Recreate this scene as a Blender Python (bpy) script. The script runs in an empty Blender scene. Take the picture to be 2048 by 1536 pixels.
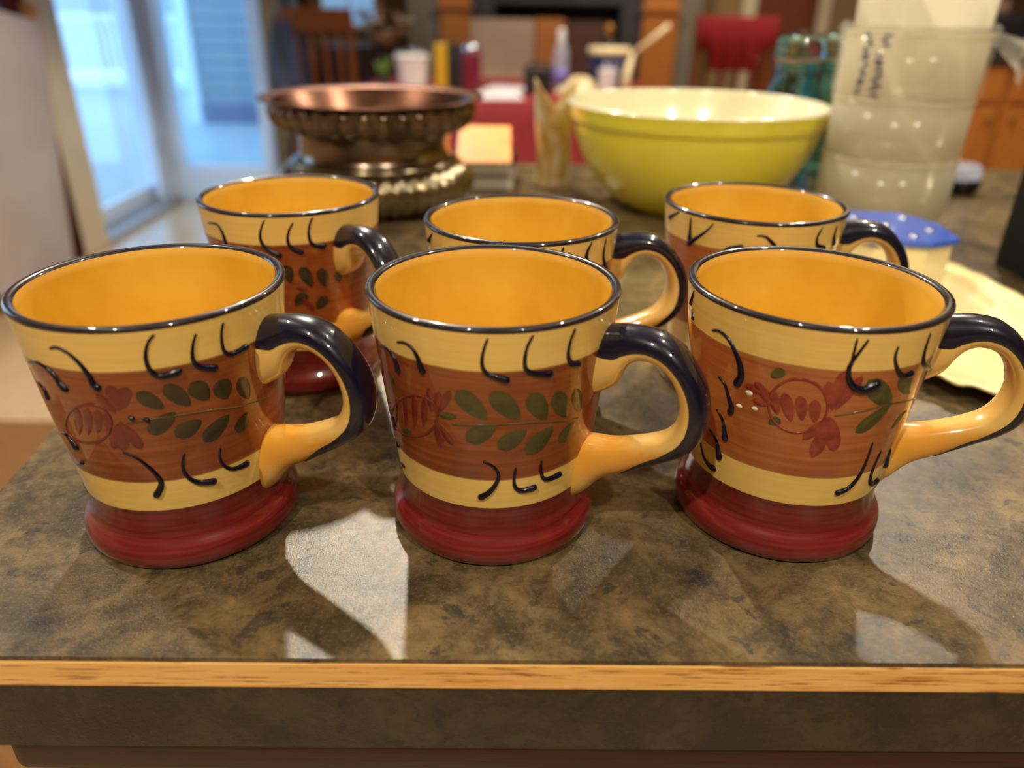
import bpy, bmesh, math, random
from mathutils import Vector, Matrix
random.seed(7)
scene = bpy.context.scene
C = scene.collection
PI = math.pi
CZ = 0.914                       # worktop height above the floor
CAMH = CZ + 0.2062

# ------------------------------------------------------------------ camera
cd = bpy.data.cameras.new('camera')
cd.sensor_width = 36.0
cd.lens = 1513.3 / 2048 * 36.0
cd.clip_start = 0.01
cd.clip_end = 200
cd.dof.use_dof = True
cd.dof.focus_distance = 0.315
cd.dof.aperture_fstop = 5.0
cam = bpy.data.objects.new('camera', cd)
C.objects.link(cam)
cam.location = (0, 0, CAMH)
cam.matrix_world = (Matrix.Translation((0, 0, CAMH)) @ Matrix.Rotation(math.radians(90 - 26.85), 4, 'X')
                    @ Matrix.Rotation(math.radians(0.904), 4, 'Z'))
scene.camera = cam

# ------------------------------------------------------------------ world, lamps, exposure
w = bpy.data.worlds.new('sky')
scene.world = w
w.use_nodes = True
bg = w.node_tree.nodes['Background']
bg.inputs[0].default_value = (0.42, 0.70, 1.0, 1)
bg.inputs[1].default_value = 1.75
vs = scene.view_settings
vs.view_transform = 'Standard'
vs.look = 'None'
vs.gamma = 1
vs.use_curve_mapping = False
vs.exposure = 0.8

def lamp(name, loc, power, col=(1.0, 0.90, 0.73), radius=0.032):
    l = bpy.data.lights.new(name, 'SPOT')
    l.spot_size = math.radians(120)
    l.spot_blend = 0.25
    l.energy = power
    l.color = col
    l.shadow_soft_size = radius
    o = bpy.data.objects.new(name, l)
    C.objects.link(o)
    o.location = loc
    return o

# warm downlights of the kitchen and dining room, just below the ceiling
for loc, p in (((-0.40, 2.0, 2.46), 106), ((1.05, 2.0, 2.46), 46), ((-0.95, 0.75, 2.46), 24), ((0.80, 0.60, 2.46), 22),
               ((-0.50, -0.8, 2.46), 42), ((0.70, -0.9, 2.46), 37), ((0.45, 3.9, 2.46), 40), ((1.7, 3.7, 2.46), 34), ((2.6, 3.0, 2.46), 34)):
    lamp('ceiling_lamp', loc, p)

# ------------------------------------------------------------------ materials
def lin(c):
    out = []
    for v in c[:3]:
        v = v / 255.0
        out.append(v / 12.92 if v <= 0.04045 else ((v + 0.055) / 1.055) ** 2.4)
    return (out[0], out[1], out[2], 1.0)

class NT:
    def __init__(self, name):
        self.m = bpy.data.materials.new(name)
        self.m.use_nodes = True
        self.t = self.m.node_tree
        self.b = self.t.nodes['Principled BSDF']
    def n(self, typ, **kw):
        nd = self.t.nodes.new(typ)
        for k, v in kw.items():
            setattr(nd, k, v)
        return nd
    def l(self, a, b):
        self.t.links.new(a, b)
    def coords(self, scale=(1, 1, 1), kind='Object'):
        tc = self.n('ShaderNodeTexCoord')
        mp = self.n('ShaderNodeMapping')
        mp.inputs['Scale'].default_value = scale
        self.l(tc.outputs[kind], mp.inputs[0])
        return mp.outputs[0]
    def noise(self, vec, scale, detail=4, rough=0.55, dist=0.0):
        t = self.n('ShaderNodeTexNoise')
        t.inputs['Scale'].default_value = scale
        t.inputs['Detail'].default_value = detail
        t.inputs['Roughness'].default_value = rough
        t.inputs['Distortion'].default_value = dist
        self.l(vec, t.inputs['Vector'])
        return t.outputs[0]
    def ramp(self, fac, stops, interp='LINEAR'):
        r = self.n('ShaderNodeValToRGB')
        r.color_ramp.interpolation = interp
        e = r.color_ramp.elements
        while len(e) < len(stops):
            e.new(0.5)
        for el, (p, c) in zip(e, stops):
            el.position = p
            el.color = c if len(c) == 4 else lin(c)
        self.l(fac, r.inputs[0])
        return r.outputs[0]
    def mix(self, fac, a, b, mode='MIX'):
        x = self.n('ShaderNodeMix', data_type='RGBA', blend_type=mode)
        for sock, v in ((x.inputs[0], fac), (x.inputs[6], a), (x.inputs[7], b)):
            if hasattr(v, 'links'):
                self.l(v, sock)
            elif isinstance(v, (int, float)):
                sock.default_value = v
            else:
                sock.default_value = v if len(v) == 4 else lin(v)
        return x.outputs[2]
    def bump(self, h, strength, dist=0.001):
        b = self.n('ShaderNodeBump')
        b.inputs['Strength'].default_value = strength
        b.inputs['Distance'].default_value = dist
        self.l(h, b.inputs['Height'])
        self.l(b.outputs[0], self.b.inputs['Normal'])
    def set(self, **kw):
        for k, v in kw.items():
            s = self.b.inputs[k.replace('_', ' ')]
            if hasattr(v, 'links'):
                self.l(v, s)
            else:
                s.default_value = v

def mat(name, col, rough=0.5, metal=0.0, col2=None, scale=30, stretch=(1, 1, 1), detail=4, bump=0.0, bscale=200, bdist=0.001, coat=0.0, lo=0.35, hi=0.65, spec=0.5):
    k = NT(name)
    if col2 is not None or bump:
        v = k.coords(stretch)
    if col2 is not None:
        k.set(Base_Color=k.ramp(k.noise(v, scale, detail), [(lo, col), (hi, col2)]))
    else:
        k.set(Base_Color=lin(col))
    if bump:
        k.bump(k.noise(v, bscale, 3), bump, bdist)
    k.set(Roughness=rough, Metallic=metal, Coat_Weight=coat, Coat_Roughness=0.05)
    k.b.inputs['Specular IOR Level'].default_value = spec
    return k.m

def wood(name, c1, c2, c3, rough=0.4, axis=0, scale=1.0, coat=0.0):
    k = NT(name)
    st = [14 * scale, 14 * scale, 14 * scale]
    st[axis] *= 0.07
    v = k.coords(tuple(st))
    n1 = k.noise(v, 6, 6, 0.6, 0.3)
    st2 = [90 * scale, 90 * scale, 90 * scale]
    st2[axis] *= 0.035
    v2 = k.coords(tuple(st2))
    n2 = k.noise(v2, 6, 4, 0.65)
    base = k.ramp(n1, [(0.3, c1), (0.5, c2), (0.72, c1)])
    pore = k.ramp(n2, [(0.36, (255, 255, 255)), (0.44, (0, 0, 0))])
    k.set(Base_Color=k.mix(pore, base, c3), Roughness=rough, Coat_Weight=coat)
    k.bump(n2, 0.25, 0.0005)
    return k.m

def pane_glass(name, tint, gloss=0.08, rough=0.0):
    k = NT(name)
    t = k.n('ShaderNodeBsdfTransparent')
    t.inputs[0].default_value = tint
    g = k.n('ShaderNodeBsdfGlossy')
    g.inputs['Roughness'].default_value = rough
    g.inputs['Color'].default_value = (1, 1, 1, 1)
    fr = k.n('ShaderNodeFresnel')
    ge = k.n('ShaderNodeNewGeometry')               # the inner face of the sheet sees the same air-to-glass step
    ma = k.n('ShaderNodeMath', operation='MULTIPLY_ADD')
    k.l(ge.outputs['Backfacing'], ma.inputs[0])
    ma.inputs[1].default_value = 1 / 1.45 - 1.45
    ma.inputs[2].default_value = 1.45
    k.l(ma.outputs[0], fr.inputs[0])
    mx = k.n('ShaderNodeMixShader')
    k.l(fr.outputs[0], mx.inputs[0])
    k.l(t.outputs[0], mx.inputs[1])
    k.l(g.outputs[0], mx.inputs[2])
    k.l(mx.outputs[0], k.t.nodes['Material Output'].inputs[0])
    return k.m

def film(name, tint, body, amount, rough=0.25):
    """thin translucent plastic: part see-through, part milky with a soft gloss"""
    k = NT(name)
    k.set(Base_Color=lin(body), Roughness=rough)
    k.b.inputs['Subsurface Weight'].default_value = 0.0
    t = k.n('ShaderNodeBsdfTransparent')
    t.inputs[0].default_value = tint
    tl = k.n('ShaderNodeBsdfTranslucent')
    tl.inputs[0].default_value = lin(body)
    a = k.n('ShaderNodeMixShader')
    a.inputs[0].default_value = 0.45
    k.l(k.b.outputs[0], a.inputs[1])
    k.l(tl.outputs[0], a.inputs[2])
    mx = k.n('ShaderNodeMixShader')
    mx.inputs[0].default_value = amount
    k.l(t.outputs[0], mx.inputs[1])
    k.l(a.outputs[0], mx.inputs[2])
    k.l(mx.outputs[0], k.t.nodes['Material Output'].inputs[0])
    return k.m

# ------------------------------------------------------------------ mesh helpers
def link(name, me, m, parent=None, smooth=False, kind=None):
    if m is not None:
        me.materials.append(m)
    if smooth:
        for p in me.polygons:
            p.use_smooth = True
    o = bpy.data.objects.new(name, me)
    C.objects.link(o)
    if parent is not None:
        o.parent = parent
    if kind:
        o['kind'] = kind
    return o

def pydata(name, vs_, fs, m, parent=None, smooth=False, kind=None):
    me = bpy.data.meshes.new(name)
    me.from_pydata([tuple(v) for v in vs_], [], fs)
    bm = bmesh.new()
    bm.from_mesh(me)
    bmesh.ops.recalc_face_normals(bm, faces=bm.faces)
    bm.to_mesh(me)
    bm.free()
    return link(name, me, m, parent, smooth, kind)

def boxbm(bm, x0, x1, y0, y1, z0, z1, bev=0.0, seg=2, mtx=None):
    b2 = bmesh.new()
    bmesh.ops.create_cube(b2, size=1)
    for v in b2.verts:
        v.co = Vector((x0 + (v.co.x + .5) * (x1 - x0), y0 + (v.co.y + .5) * (y1 - y0), z0 + (v.co.z + .5) * (z1 - z0)))
    if bev:
        bmesh.ops.bevel(b2, geom=list(b2.edges), offset=bev, segments=seg, profile=0.5, affect='EDGES')
    if mtx is not None:
        bmesh.ops.transform(b2, matrix=mtx, verts=b2.verts)
    tmp = bpy.data.meshes.new('t')
    b2.to_mesh(tmp)
    b2.free()
    bm.from_mesh(tmp)
    bpy.data.meshes.remove(tmp)

def box(name, ext, m, parent=None, bev=0.0, seg=2, mtx=None, kind=None):
    bm = bmesh.new()
    boxes = ext if isinstance(ext[0], (tuple, list)) else [ext]
    for e in boxes:
        boxbm(bm, *e, bev=bev, seg=seg, mtx=mtx)
    me = bpy.data.meshes.new(name)
    bm.to_mesh(me)
    bm.free()
    return link(name, me, m, parent, bool(bev) and seg > 2, kind)

def smoothpts(pts, n):
    """Catmull-Rom through the points, n steps a span"""
    out = []
    P = [tuple(p) for p in pts]
    for i in range(len(P) - 1):
        p0, p1, p2, p3 = P[max(i - 1, 0)], P[i], P[i + 1], P[min(i + 2, len(P) - 1)]
        for j in range(n):
            t = j / n
            out.append(tuple(0.5 * (2 * b + (c - a) * t + (2 * a - 5 * b + 4 * c - d) * t * t + (3 * b - a - 3 * c + d) * t ** 3)
                             for a, b, c, d in zip(p0, p1, p2, p3)))
    out.append(P[-1])
    return out

def lathe(name, prof, m, parent=None, seg=64, flute=None, close=False, kind=None, loc=(0, 0, 0), warp=None):
    """prof: (r, z) list; flute(k, ang) -> radius factor"""
    V, F = [], []
    n = len(prof)
    for i, (r, z) in enumerate(prof):
        for j in range(seg):
            a = 2 * PI * j / seg
            rr = r * (flute(i / (n - 1), a) if flute else 1)
            p = (loc[0] + rr * math.cos(a), loc[1] + rr * math.sin(a), loc[2] + z)
            V.append(warp(p, a) if warp else p)
    for i in range(n - 1 if not close else n):
        i2 = (i + 1) % n
        for j in range(seg):
            F.append((i * seg + j, i * seg + (j + 1) % seg, i2 * seg + (j + 1) % seg, i2 * seg + j))
    if not close:
        if prof[0][0] > 1e-6:
            F.append(tuple(range(seg))[::-1]) if prof[0][0] < 1e-3 else None
        for idx in (0, n - 1):
            if prof[idx][0] < 2e-4:
                pass
    return pydata(name, V, F, m, parent, True, kind)

def tube(name, pts, rad, m, parent=None, seg=8, kind=None, cap=True):
    V, F = [], []
    P = [Vector(p) for p in pts]
    up = Vector((0, 0, 1))
    prev = None
    for i, p in enumerate(P):
        t = (P[min(i + 1, len(P) - 1)] - P[max(i - 1, 0)]).normalized()
        if prev is None:
            a = t.cross(up if abs(t.z) < 0.9 else Vector((1, 0, 0))).normalized()
        else:
            a = (prev - t * prev.dot(t)).normalized()
        prev = a
        b = t.cross(a)
        r = rad[i] if isinstance(rad, (list, tuple)) else rad
        for j in range(seg):
            q = 2 * PI * j / seg
            V.append(p + a * math.cos(q) * r + b * math.sin(q) * r)
    for i in range(len(P) - 1):
        for j in range(seg):
            F.append((i * seg + j, i * seg + (j + 1) % seg, (i + 1) * seg + (j + 1) % seg, (i + 1) * seg + j))
    if cap:
        F.append(tuple(range(seg)))
        F.append(tuple(range((len(P) - 1) * seg, len(P) * seg)))
    return pydata(name, V, F, m, parent, True, kind)

def prism(name, poly, z0, z1, m, parent=None, bev=0.0, kind=None, smooth=False, seg=2):
    bm = bmesh.new()
    a = [bm.verts.new((x, y, z0)) for x, y in poly]
    b = [bm.verts.new((x, y, z1)) for x, y in poly]
    n = len(poly)
    bm.faces.new(a[::-1])
    top = bm.faces.new(b)
    for i in range(n):
        bm.faces.new((a[i], a[(i + 1) % n], b[(i + 1) % n], b[i]))
    bmesh.ops.recalc_face_normals(bm, faces=bm.faces)
    if bev:
        bmesh.ops.bevel(bm, geom=list(top.edges), offset=bev, segments=seg, profile=0.5, affect='EDGES')
    me = bpy.data.meshes.new(name)
    bm.to_mesh(me)
    bm.free()
    return link(name, me, m, parent, smooth, kind)

def tag(o, label, cat, group=None):
    o['label'] = label
    o['category'] = cat
    if group:
        o['group'] = group
    return o

def thing(name, label, cat, loc=(0, 0, 0), rz=0.0, group=None):
    o = bpy.data.objects.new(name, None)
    C.objects.link(o)
    o.empty_display_size = 0.02
    o.location = loc
    o.rotation_euler = (0, 0, rz)
    return tag(o, label, cat, group)

# ------------------------------------------------------------------ material library
def laminate(name, dark=1.0):
    k = NT(name)
    v = k.coords((1, 1, 1))
    d_ = lambda c: tuple(x * dark * 0.93 for x in c)
    a = k.noise(v, 20, 9, 0.72, 0.4)
    base = k.ramp(a, [(0.30, d_((42, 38, 30))), (0.42, d_((78, 66, 46))), (0.52, d_((114, 95, 62))), (0.62, d_((136, 112, 74))), (0.74, d_((78, 68, 50)))])
    b = k.noise(v, 120, 6, 0.72, 0.6)
    base = k.mix(k.ramp(b, [(0.46, (0, 0, 0)), (0.62, (190, 190, 190))]), base, d_((48, 42, 32)))
    c = k.noise(v, 62, 4, 0.6, 0.6)
    base = k.mix(k.ramp(c, [(0.60, (0, 0, 0)), (0.645, (210, 210, 210))]), base, d_((34, 44, 46)))
    d = k.noise(v, 520, 3, 0.7)
    base = k.mix(k.ramp(d, [(0.54, (0, 0, 0)), (0.70, (150, 150, 150))]), base, d_((160, 138, 98)))
    k.set(Base_Color=base, Roughness=0.26)
    k.b.inputs['Specular IOR Level'].default_value = 0.5
    k.bump(k.noise(v, 1100, 3, 0.7), 0.5, 0.0004)
    return k.m

M = {}
M['laminate'] = laminate('speckled_laminate')
M['apron'] = laminate('dark_grey_laminate', 0.52)
M['oak'] = wood('oak_strip', (236, 164, 76), (248, 194, 112), (150, 92, 36), 0.35, 0, 2.2, 0.3)
M['oak_trim'] = wood('oak_furniture', (176, 104, 42), (196, 124, 56), (140, 78, 30), 0.4, 2)
M['dark_wood'] = wood('dark_cabinet_wood', (46, 18, 12), (58, 25, 16), (30, 12, 8), 0.45, 0)
M['chair_wood'] = wood('chair_wood', (112, 60, 28), (134, 74, 36), (80, 40, 18), 0.28, 2)
M['brown_wood'] = wood('brown_door_wood', (98, 50, 28), (112, 58, 32), (70, 34, 18), 0.4, 2)
M['floor'] = wood('hardwood_floor', (186, 158, 120), (200, 172, 136), (160, 130, 92), 0.16, 1, 0.5, 1.0)
M['wall'] = mat('olive_tan_wall', (134, 108, 68), 0.8, col2=(142, 116, 76), scale=3)
M['white_wall'] = mat('pale_wall', (176, 158, 128), 0.8, col2=(182, 164, 134), scale=3)
M['ceil'] = mat('ceiling_paint', (206, 200, 190), 0.9, col2=(200, 194, 184), scale=5)
M['trim'] = mat('cream_trim_paint', (206, 192, 162), 0.45, col2=(198, 184, 154), scale=8)
M['vinyl'] = mat('daylight_tinted_vinyl', (210, 226, 246), 0.2, col2=(206, 220, 238), scale=6)  # white frames with blue daylight put into the base colour
M['metal_track'] = mat('aluminium_track', (170, 172, 178), 0.4, 0.6)
M['deck'] = mat('pale_deck_board', (176, 178, 182), 0.6, col2=(160, 164, 170), scale=8, stretch=(.2, 3, 3))
M['rail'] = mat('white_railing_paint', (232, 234, 236), 0.5)
M['siding'] = mat('pale_grey_siding', (152, 156, 162), 0.7, col2=(144, 150, 158), scale=2)
M['skirt'] = mat('dark_blue_skirting', (120, 118, 140), 0.7)
M['glass'] = pane_glass('window_glass', (0.93, 0.97, 1.0, 1))
M['glass_blue'] = pane_glass('tinted_door_glass', (0.80, 0.92, 1.0, 1))
M['grey_panel'] = mat('grey_beige_card', (182, 174, 174), 0.6, col2=(170, 158, 156), scale=3)
M['tan_board'] = mat('tan_board', (172, 126, 84), 0.6, col2=(160, 114, 74), scale=5)
M['purple'] = mat('purple_card', (112, 78, 150), 0.6)
M['maroon_cloth'] = mat('maroon_cloth', (84, 22, 26), 0.85, col2=(70, 16, 20), scale=40, bump=.3, bscale=400)
M['rug'] = mat('brown_rug', (132, 92, 48), 0.95, col2=(116, 78, 38), scale=60, bump=.5, bscale=600)
M['red_cloth'] = mat('red_tablecloth', (140, 34, 36), 0.8, col2=(124, 26, 30), scale=30, bump=.3, bscale=500)
M['crimson'] = mat('crimson_cloth', (150, 8, 22), 0.85, col2=(130, 4, 16), scale=30, bump=.3, bscale=500)
M['slate'] = mat('dark_slate', (66, 66, 70), 0.5, col2=(56, 56, 60), scale=10)
M['black'] = mat('black_matt', (14, 14, 16), 0.6)
M['black_gloss'] = mat('black_gloss', (12, 12, 14), 0.15)
M['grey_wall'] = mat('grey_brown_plaster', (128, 118, 104), 0.8, col2=(120, 110, 96), scale=5)
M['beige_box'] = mat('beige_cardboard', (196, 168, 144), 0.7, col2=(186, 158, 134), scale=5)
M['orange_box'] = mat('orange_cardboard', (190, 120, 58), 0.7, col2=(178, 110, 50), scale=5)
M['brown_box'] = mat('dark_brown_cardboard', (90, 60, 48), 0.7, col2=(80, 52, 40), scale=5)
M['paper'] = mat('white_paper', (226, 222, 226), 0.8)
M['jacket'] = mat('dark_blue_jacket', (48, 54, 78), 0.7, col2=(66, 72, 98), scale=9, bump=.4, bscale=40, bdist=.01)
M['navy_tub'] = mat('navy_plastic', (24, 22, 62), 0.3)
M['cream'] = mat('cream_plastic', (226, 206, 160), 0.5)
M['white_plastic'] = mat('white_plastic', (222, 214, 214), 0.4)
M['lilac'] = mat('lilac_label', (120, 104, 172), 0.5)
M['clear'] = film('clear_plastic', (0.95, 0.96, 1, 1), (216, 220, 234), 0.45, 0.15)
M['maroon_can'] = mat('maroon_can', (104, 24, 40), 0.3)
M['silver'] = mat('silver_metal', (200, 206, 216), 0.2, 1.0)
M['yellow_cover'] = mat('yellow_book_cover', (196, 152, 16), 0.5)
M['black_cover'] = mat('black_book_cover', (30, 30, 36), 0.5)
M['green'] = mat('green_leaf', (92, 124, 40), 0.5, col2=(76, 104, 30), scale=30)
M['petal_cream'] = mat('dried_cream_petal', (214, 192, 152), 0.8)
M['petal_peach'] = mat('dried_peach_petal', (206, 132, 92), 0.8)
M['petal_brown'] = mat('dried_brown_petal', (132, 86, 62), 0.8)
M['steel'] = mat('brushed_dark_steel', (60, 58, 66), 0.35, 0.7)
M['mauve_box'] = mat('mauve_box', (150, 116, 104), 0.6)
M['dark_top'] = mat('dark_worktop', (62, 54, 48), 0.35, col2=(52, 46, 42), scale=30)
M['knob'] = mat('bronze_knob', (96, 62, 36), 0.35, 0.8)

# ------------------------------------------------------------------ the room
def struct(name, ext, m, **kw):
    return box(name, ext, m, kind='structure', **kw)

struct('floor', (-2.4, 4.0, -2.6, 5.5, -0.1, 0.0), M['floor'])
struct('ceiling', (-2.4, 4.0, -2.6, 5.5, 2.5, 2.6), M['ceil'])
struct('wall_right', (3.9, 4.0, -2.6, 5.5, 0, 2.5), M['wall'])
struct('wall_rear', (-2.4, 3.9, -2.6, -2.5, 0, 2.5), M['white_wall'])
# left wall with the sliding-door opening, then a glazed return facing the camera
struct('wall_left', [(-2.2, -2.05, -2.5, 1.2, 0, 2.5), (-2.2, -2.05, 1.2, 2.1, 0, 1.1), (-2.2, -2.05, 1.2, 2.1, 2.0, 2.5), (-2.2, -2.05, 2.1, 3.48, 0, 2.5), (-2.2, -2.05, 3.48, 4.66, 2.1, 2.5)], M['white_wall'])
struct('wall_return', [(-2.2, -1.36, 4.62, 4.72, 2.1, 2.5), (-1.42, -1.34, 4.62, 5.3, 0, 2.5)], M['wall'])
struct('wall_back', [(-1.34, -1.24, 5.3, 5.4, 0, 2.5), (-1.24, -0.88, 5.3, 5.4, 0, 0.965), (-1.24, -0.88, 5.3, 5.4, 2.1, 2.5), (-0.88, 3.9, 5.3, 5.4, 0, 2.5)], M['wall'])
struct('wall_chimney', (-0.66, -0.47, 5.02, 5.3, 0, 2.5), M['grey_wall'])
struct('wall_pier', (0.965, 1.10, 5.05, 5.3, 0, 2.5), M['grey_wall'])
struct('trim_1', (-2.2, -2.035, 3.47, 3.71, 0, 2.1), M['trim'], bev=.006)
struct('trim_2', (1.40, 1.49, 5.27, 5.3, 0, 2.1), M['trim'], bev=.004)
struct('trim_3', (1.86, 1.95, 5.27, 5.3, 0, 2.1), M['trim'], bev=.004)

d1 = thing('door_1', 'white framed sliding glass patio door beside the cream post', 'door')
d1['kind'] = 'structure'
box('threshold', [(-2.24, -2.03, 3.71, 4.62, 0, 0.03), (-2.14, -2.10, 3.71, 4.62, 0.03, 0.05)], M['metal_track'], d1)
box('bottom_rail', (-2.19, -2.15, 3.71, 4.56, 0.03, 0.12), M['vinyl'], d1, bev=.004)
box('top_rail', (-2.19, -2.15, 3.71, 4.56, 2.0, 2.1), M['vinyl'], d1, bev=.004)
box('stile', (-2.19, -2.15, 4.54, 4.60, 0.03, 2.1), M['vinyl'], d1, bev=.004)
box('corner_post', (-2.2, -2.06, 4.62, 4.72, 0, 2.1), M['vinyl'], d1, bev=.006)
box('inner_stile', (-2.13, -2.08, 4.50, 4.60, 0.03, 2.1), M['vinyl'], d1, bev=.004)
box('pane', (-2.174, -2.168, 3.72, 4.53, 0.12, 2.0), M['glass'], d1)

w2 = thing('window_2', 'tall white framed glass panel in the patio corner', 'window')
w2['kind'] = 'structure'
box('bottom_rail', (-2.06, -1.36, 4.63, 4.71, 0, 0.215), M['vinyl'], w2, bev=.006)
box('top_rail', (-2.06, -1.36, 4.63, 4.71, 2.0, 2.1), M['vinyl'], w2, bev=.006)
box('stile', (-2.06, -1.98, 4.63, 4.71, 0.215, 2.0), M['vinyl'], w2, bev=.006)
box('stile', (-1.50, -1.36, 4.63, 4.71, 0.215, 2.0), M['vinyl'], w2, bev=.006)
box('pane', (-1.98, -1.50, 4.667, 4.673, 0.215, 2.0), M['glass_blue'], w2)

w3 = thing('added_daylight_window', 'added window in the left wall out of view for bluish daylight', 'window')  # unseen window, added to throw bluish daylight on the mugs and frames
w3['kind'] = 'structure'
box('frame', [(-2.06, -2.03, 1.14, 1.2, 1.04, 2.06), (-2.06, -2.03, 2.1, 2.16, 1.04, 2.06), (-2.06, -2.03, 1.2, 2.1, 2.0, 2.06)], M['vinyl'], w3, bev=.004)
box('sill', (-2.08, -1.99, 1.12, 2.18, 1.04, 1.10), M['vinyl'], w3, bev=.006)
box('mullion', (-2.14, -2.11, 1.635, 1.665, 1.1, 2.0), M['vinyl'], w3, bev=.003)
box('pane', (-2.128, -2.124, 1.2, 2.1, 1.1, 2.0), M['glass'], w3)

w1 = thing('window_1', 'bright daylight window in the back wall', 'window')
w1['kind'] = 'structure'
box('frame', [(-1.26, -1.22, 5.28, 5.32, .945, 2.12), (-0.9, -0.86, 5.28, 5.32, .945, 2.12), (-1.26, -0.86, 5.26, 5.32, .94, .975), (-1.26, -0.86, 5.28, 5.32, 2.08, 2.12)], M['trim'], w1, bev=.003)
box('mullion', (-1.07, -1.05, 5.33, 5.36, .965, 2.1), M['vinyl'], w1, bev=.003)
box('pane', (-1.24, -0.88, 5.342, 5.346, .965, 2.1), M['glass'], w1)

d2 = thing('door_2', 'brown wooden door in the back wall', 'door')
d2['kind'] = 'structure'
box('door_leaf', (1.49, 1.86, 5.24, 5.29, 0, 2.08), M['brown_wood'], d2, bev=.004)
box('panel', (1.55, 1.80, 5.225, 5.245, .95, 1.9), M['brown_wood'], d2, bev=.008)
box('panel', (1.55, 1.80, 5.225, 5.245, .2, .82), M['brown_wood'], d2, bev=.008)

# outside: deck, railing, neighbouring wall
dk = thing('deck', 'pale boarded deck outside the patio door', 'deck')
dk['kind'] = 'structure'
bd = None
y = 3.0
while y < 11.0:
    if bd is None:
        bd = box('deck_board', (-9.0, -2.24, -0.066, 0.066, -0.05, -0.02), M['deck'], dk, bev=.004)
        b = bd
    else:
        b = bd.copy()
        C.objects.link(b)
        b.parent = dk
    b.location = (0, y, 0)
    y += 0.14
struct('wall_neighbour', (-14, -3.0, 16, 16.2, -0.2, 4.5), M['siding'])
struct('deck_frame', (-9.0, -1.45, 3.0, 11.0, -0.2, -0.05), M['siding'])
box('deck_strip', (-2.24, -1.45, 4.72, 11.0, -0.05, -0.02), M['deck'], kind='structure')
rl = thing('deck_railing', 'white baluster railing along the far side of the deck', 'railing', (0, 10.7, 0))
box('top_rail', (-9.0, -2.6, -.05, .05, 0.80, 0.90), M['rail'], rl, bev=.01)
box('bottom_rail', (-9.0, -2.6, -.04, .04, 0.02, 0.14), M['rail'], rl, bev=.01)
bal = None
for i in range(62):
    if bal is None:
        bal = box('baluster', (-.022, .022, -.02, .02, .14, .80), M['rail'], rl)
        b = bal
    else:
        b = bal.copy()
        C.objects.link(b)
        b.parent = rl
    b.location = (-8.9 + i * 0.1, 0, 0)
ow = thing('wall_outside', 'pale grey siding wall beyond the glass panel', 'wall')
ow['kind'] = 'structure'
for i in range(20):
    box('siding_board', (-3.15, -1.0, 8.0 - .012 * (i % 1), 8.06, 0.16 + i * .13, 0.28 + i * .13), M['siding'], ow)
box('wall_core', (-3.15, -1.0, 8.03, 8.2, -.05, 2.8), M['siding'], ow)
box('skirting', (-3.15, -1.0, 7.95, 8.03, -.02, .16), M['skirt'], ow)
box('corner_board', (-3.25, -3.15, 7.96, 8.2, -.02, 2.8), M['rail'], ow)

# ------------------------------------------------------------------ counter
ang = math.atan2(-0.075, 0.9)
ct = thing('countertop', 'speckled brown laminate counter top with an oak edge strip', 'countertop', (0, 0, CZ))
yf = lambda x: 0.193 + 0.0102 * x
poly = [(-0.226, yf(-.226)), (1.7, yf(1.7)), (1.7, 1.12), (-0.325, 1.10)]
prism('laminate_top', poly, -0.0022, 0.0, M['laminate'], ct)
def inset(p, d):
    return [(p[0][0] + d, p[0][1] + d), (p[1][0] - d, p[1][1] + d), (p[2][0] - d, p[2][1] - d), (p[3][0] + d, p[3][1] - d)]
prism('core', inset(poly, .006), -0.014, -0.0022, M['dark_top'], ct)
def edge_piece(name, a, b, d0, d1, z0, z1, m, bev=0.0):
    """a straight strip from a to b, from d0 to d1 outward of the edge line"""
    A, B = Vector((a[0], a[1], 0)), Vector((b[0], b[1], 0))
    t = (B - A).normalized()
    nrm = Vector((t.y, -t.x, 0))
    q = [A + nrm * d0, B + nrm * d0, B + nrm * d1, A + nrm * d1]
    return prism(name, [(v.x, v.y) for v in q], z0, z1, m, ct, bev=bev)
edge_piece('oak_strip', poly[0], poly[1], -0.010, 0.0006, -0.0135, -0.0022, M['oak'], bev=.0006)
edge_piece('oak_strip', poly[3], poly[0], -0.010, 0.0006, -0.0135, -0.0022, M['oak'], bev=.0006)
edge_piece('oak_strip', poly[2], poly[3], -0.010, 0.0006, -0.0135, -0.0022, M['oak'], bev=.0006)
prism('apron', inset(poly, .0015), -0.048, -0.0142, M['apron'], ct)
cb = thing('base_cabinet', 'dark reddish wooden cabinet under the counter', 'cabinet', (0, 0, 0))
box('carcass', (-0.205, 1.65, 0.235, 1.05, 0.1, CZ - .048), M['dark_wood'], cb)
box('top_moulding', (-0.1985, 1.66, 0.200, 0.235, CZ - .075, CZ - .0485), M['dark_wood'], cb, bev=.006, seg=3)
box('face_panel', (-0.15, 0.62, 0.222, 0.235, 0.16, CZ - .09), M['dark_wood'], cb, bev=.005)
box('face_panel', (0.66, 1.6, 0.222, 0.235, 0.16, CZ - .09), M['dark_wood'], cb, bev=.005)
box('toe_kick', (-0.16, 1.62, 0.28, 1.0, 0, 0.1), M['black'], cb)

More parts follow.
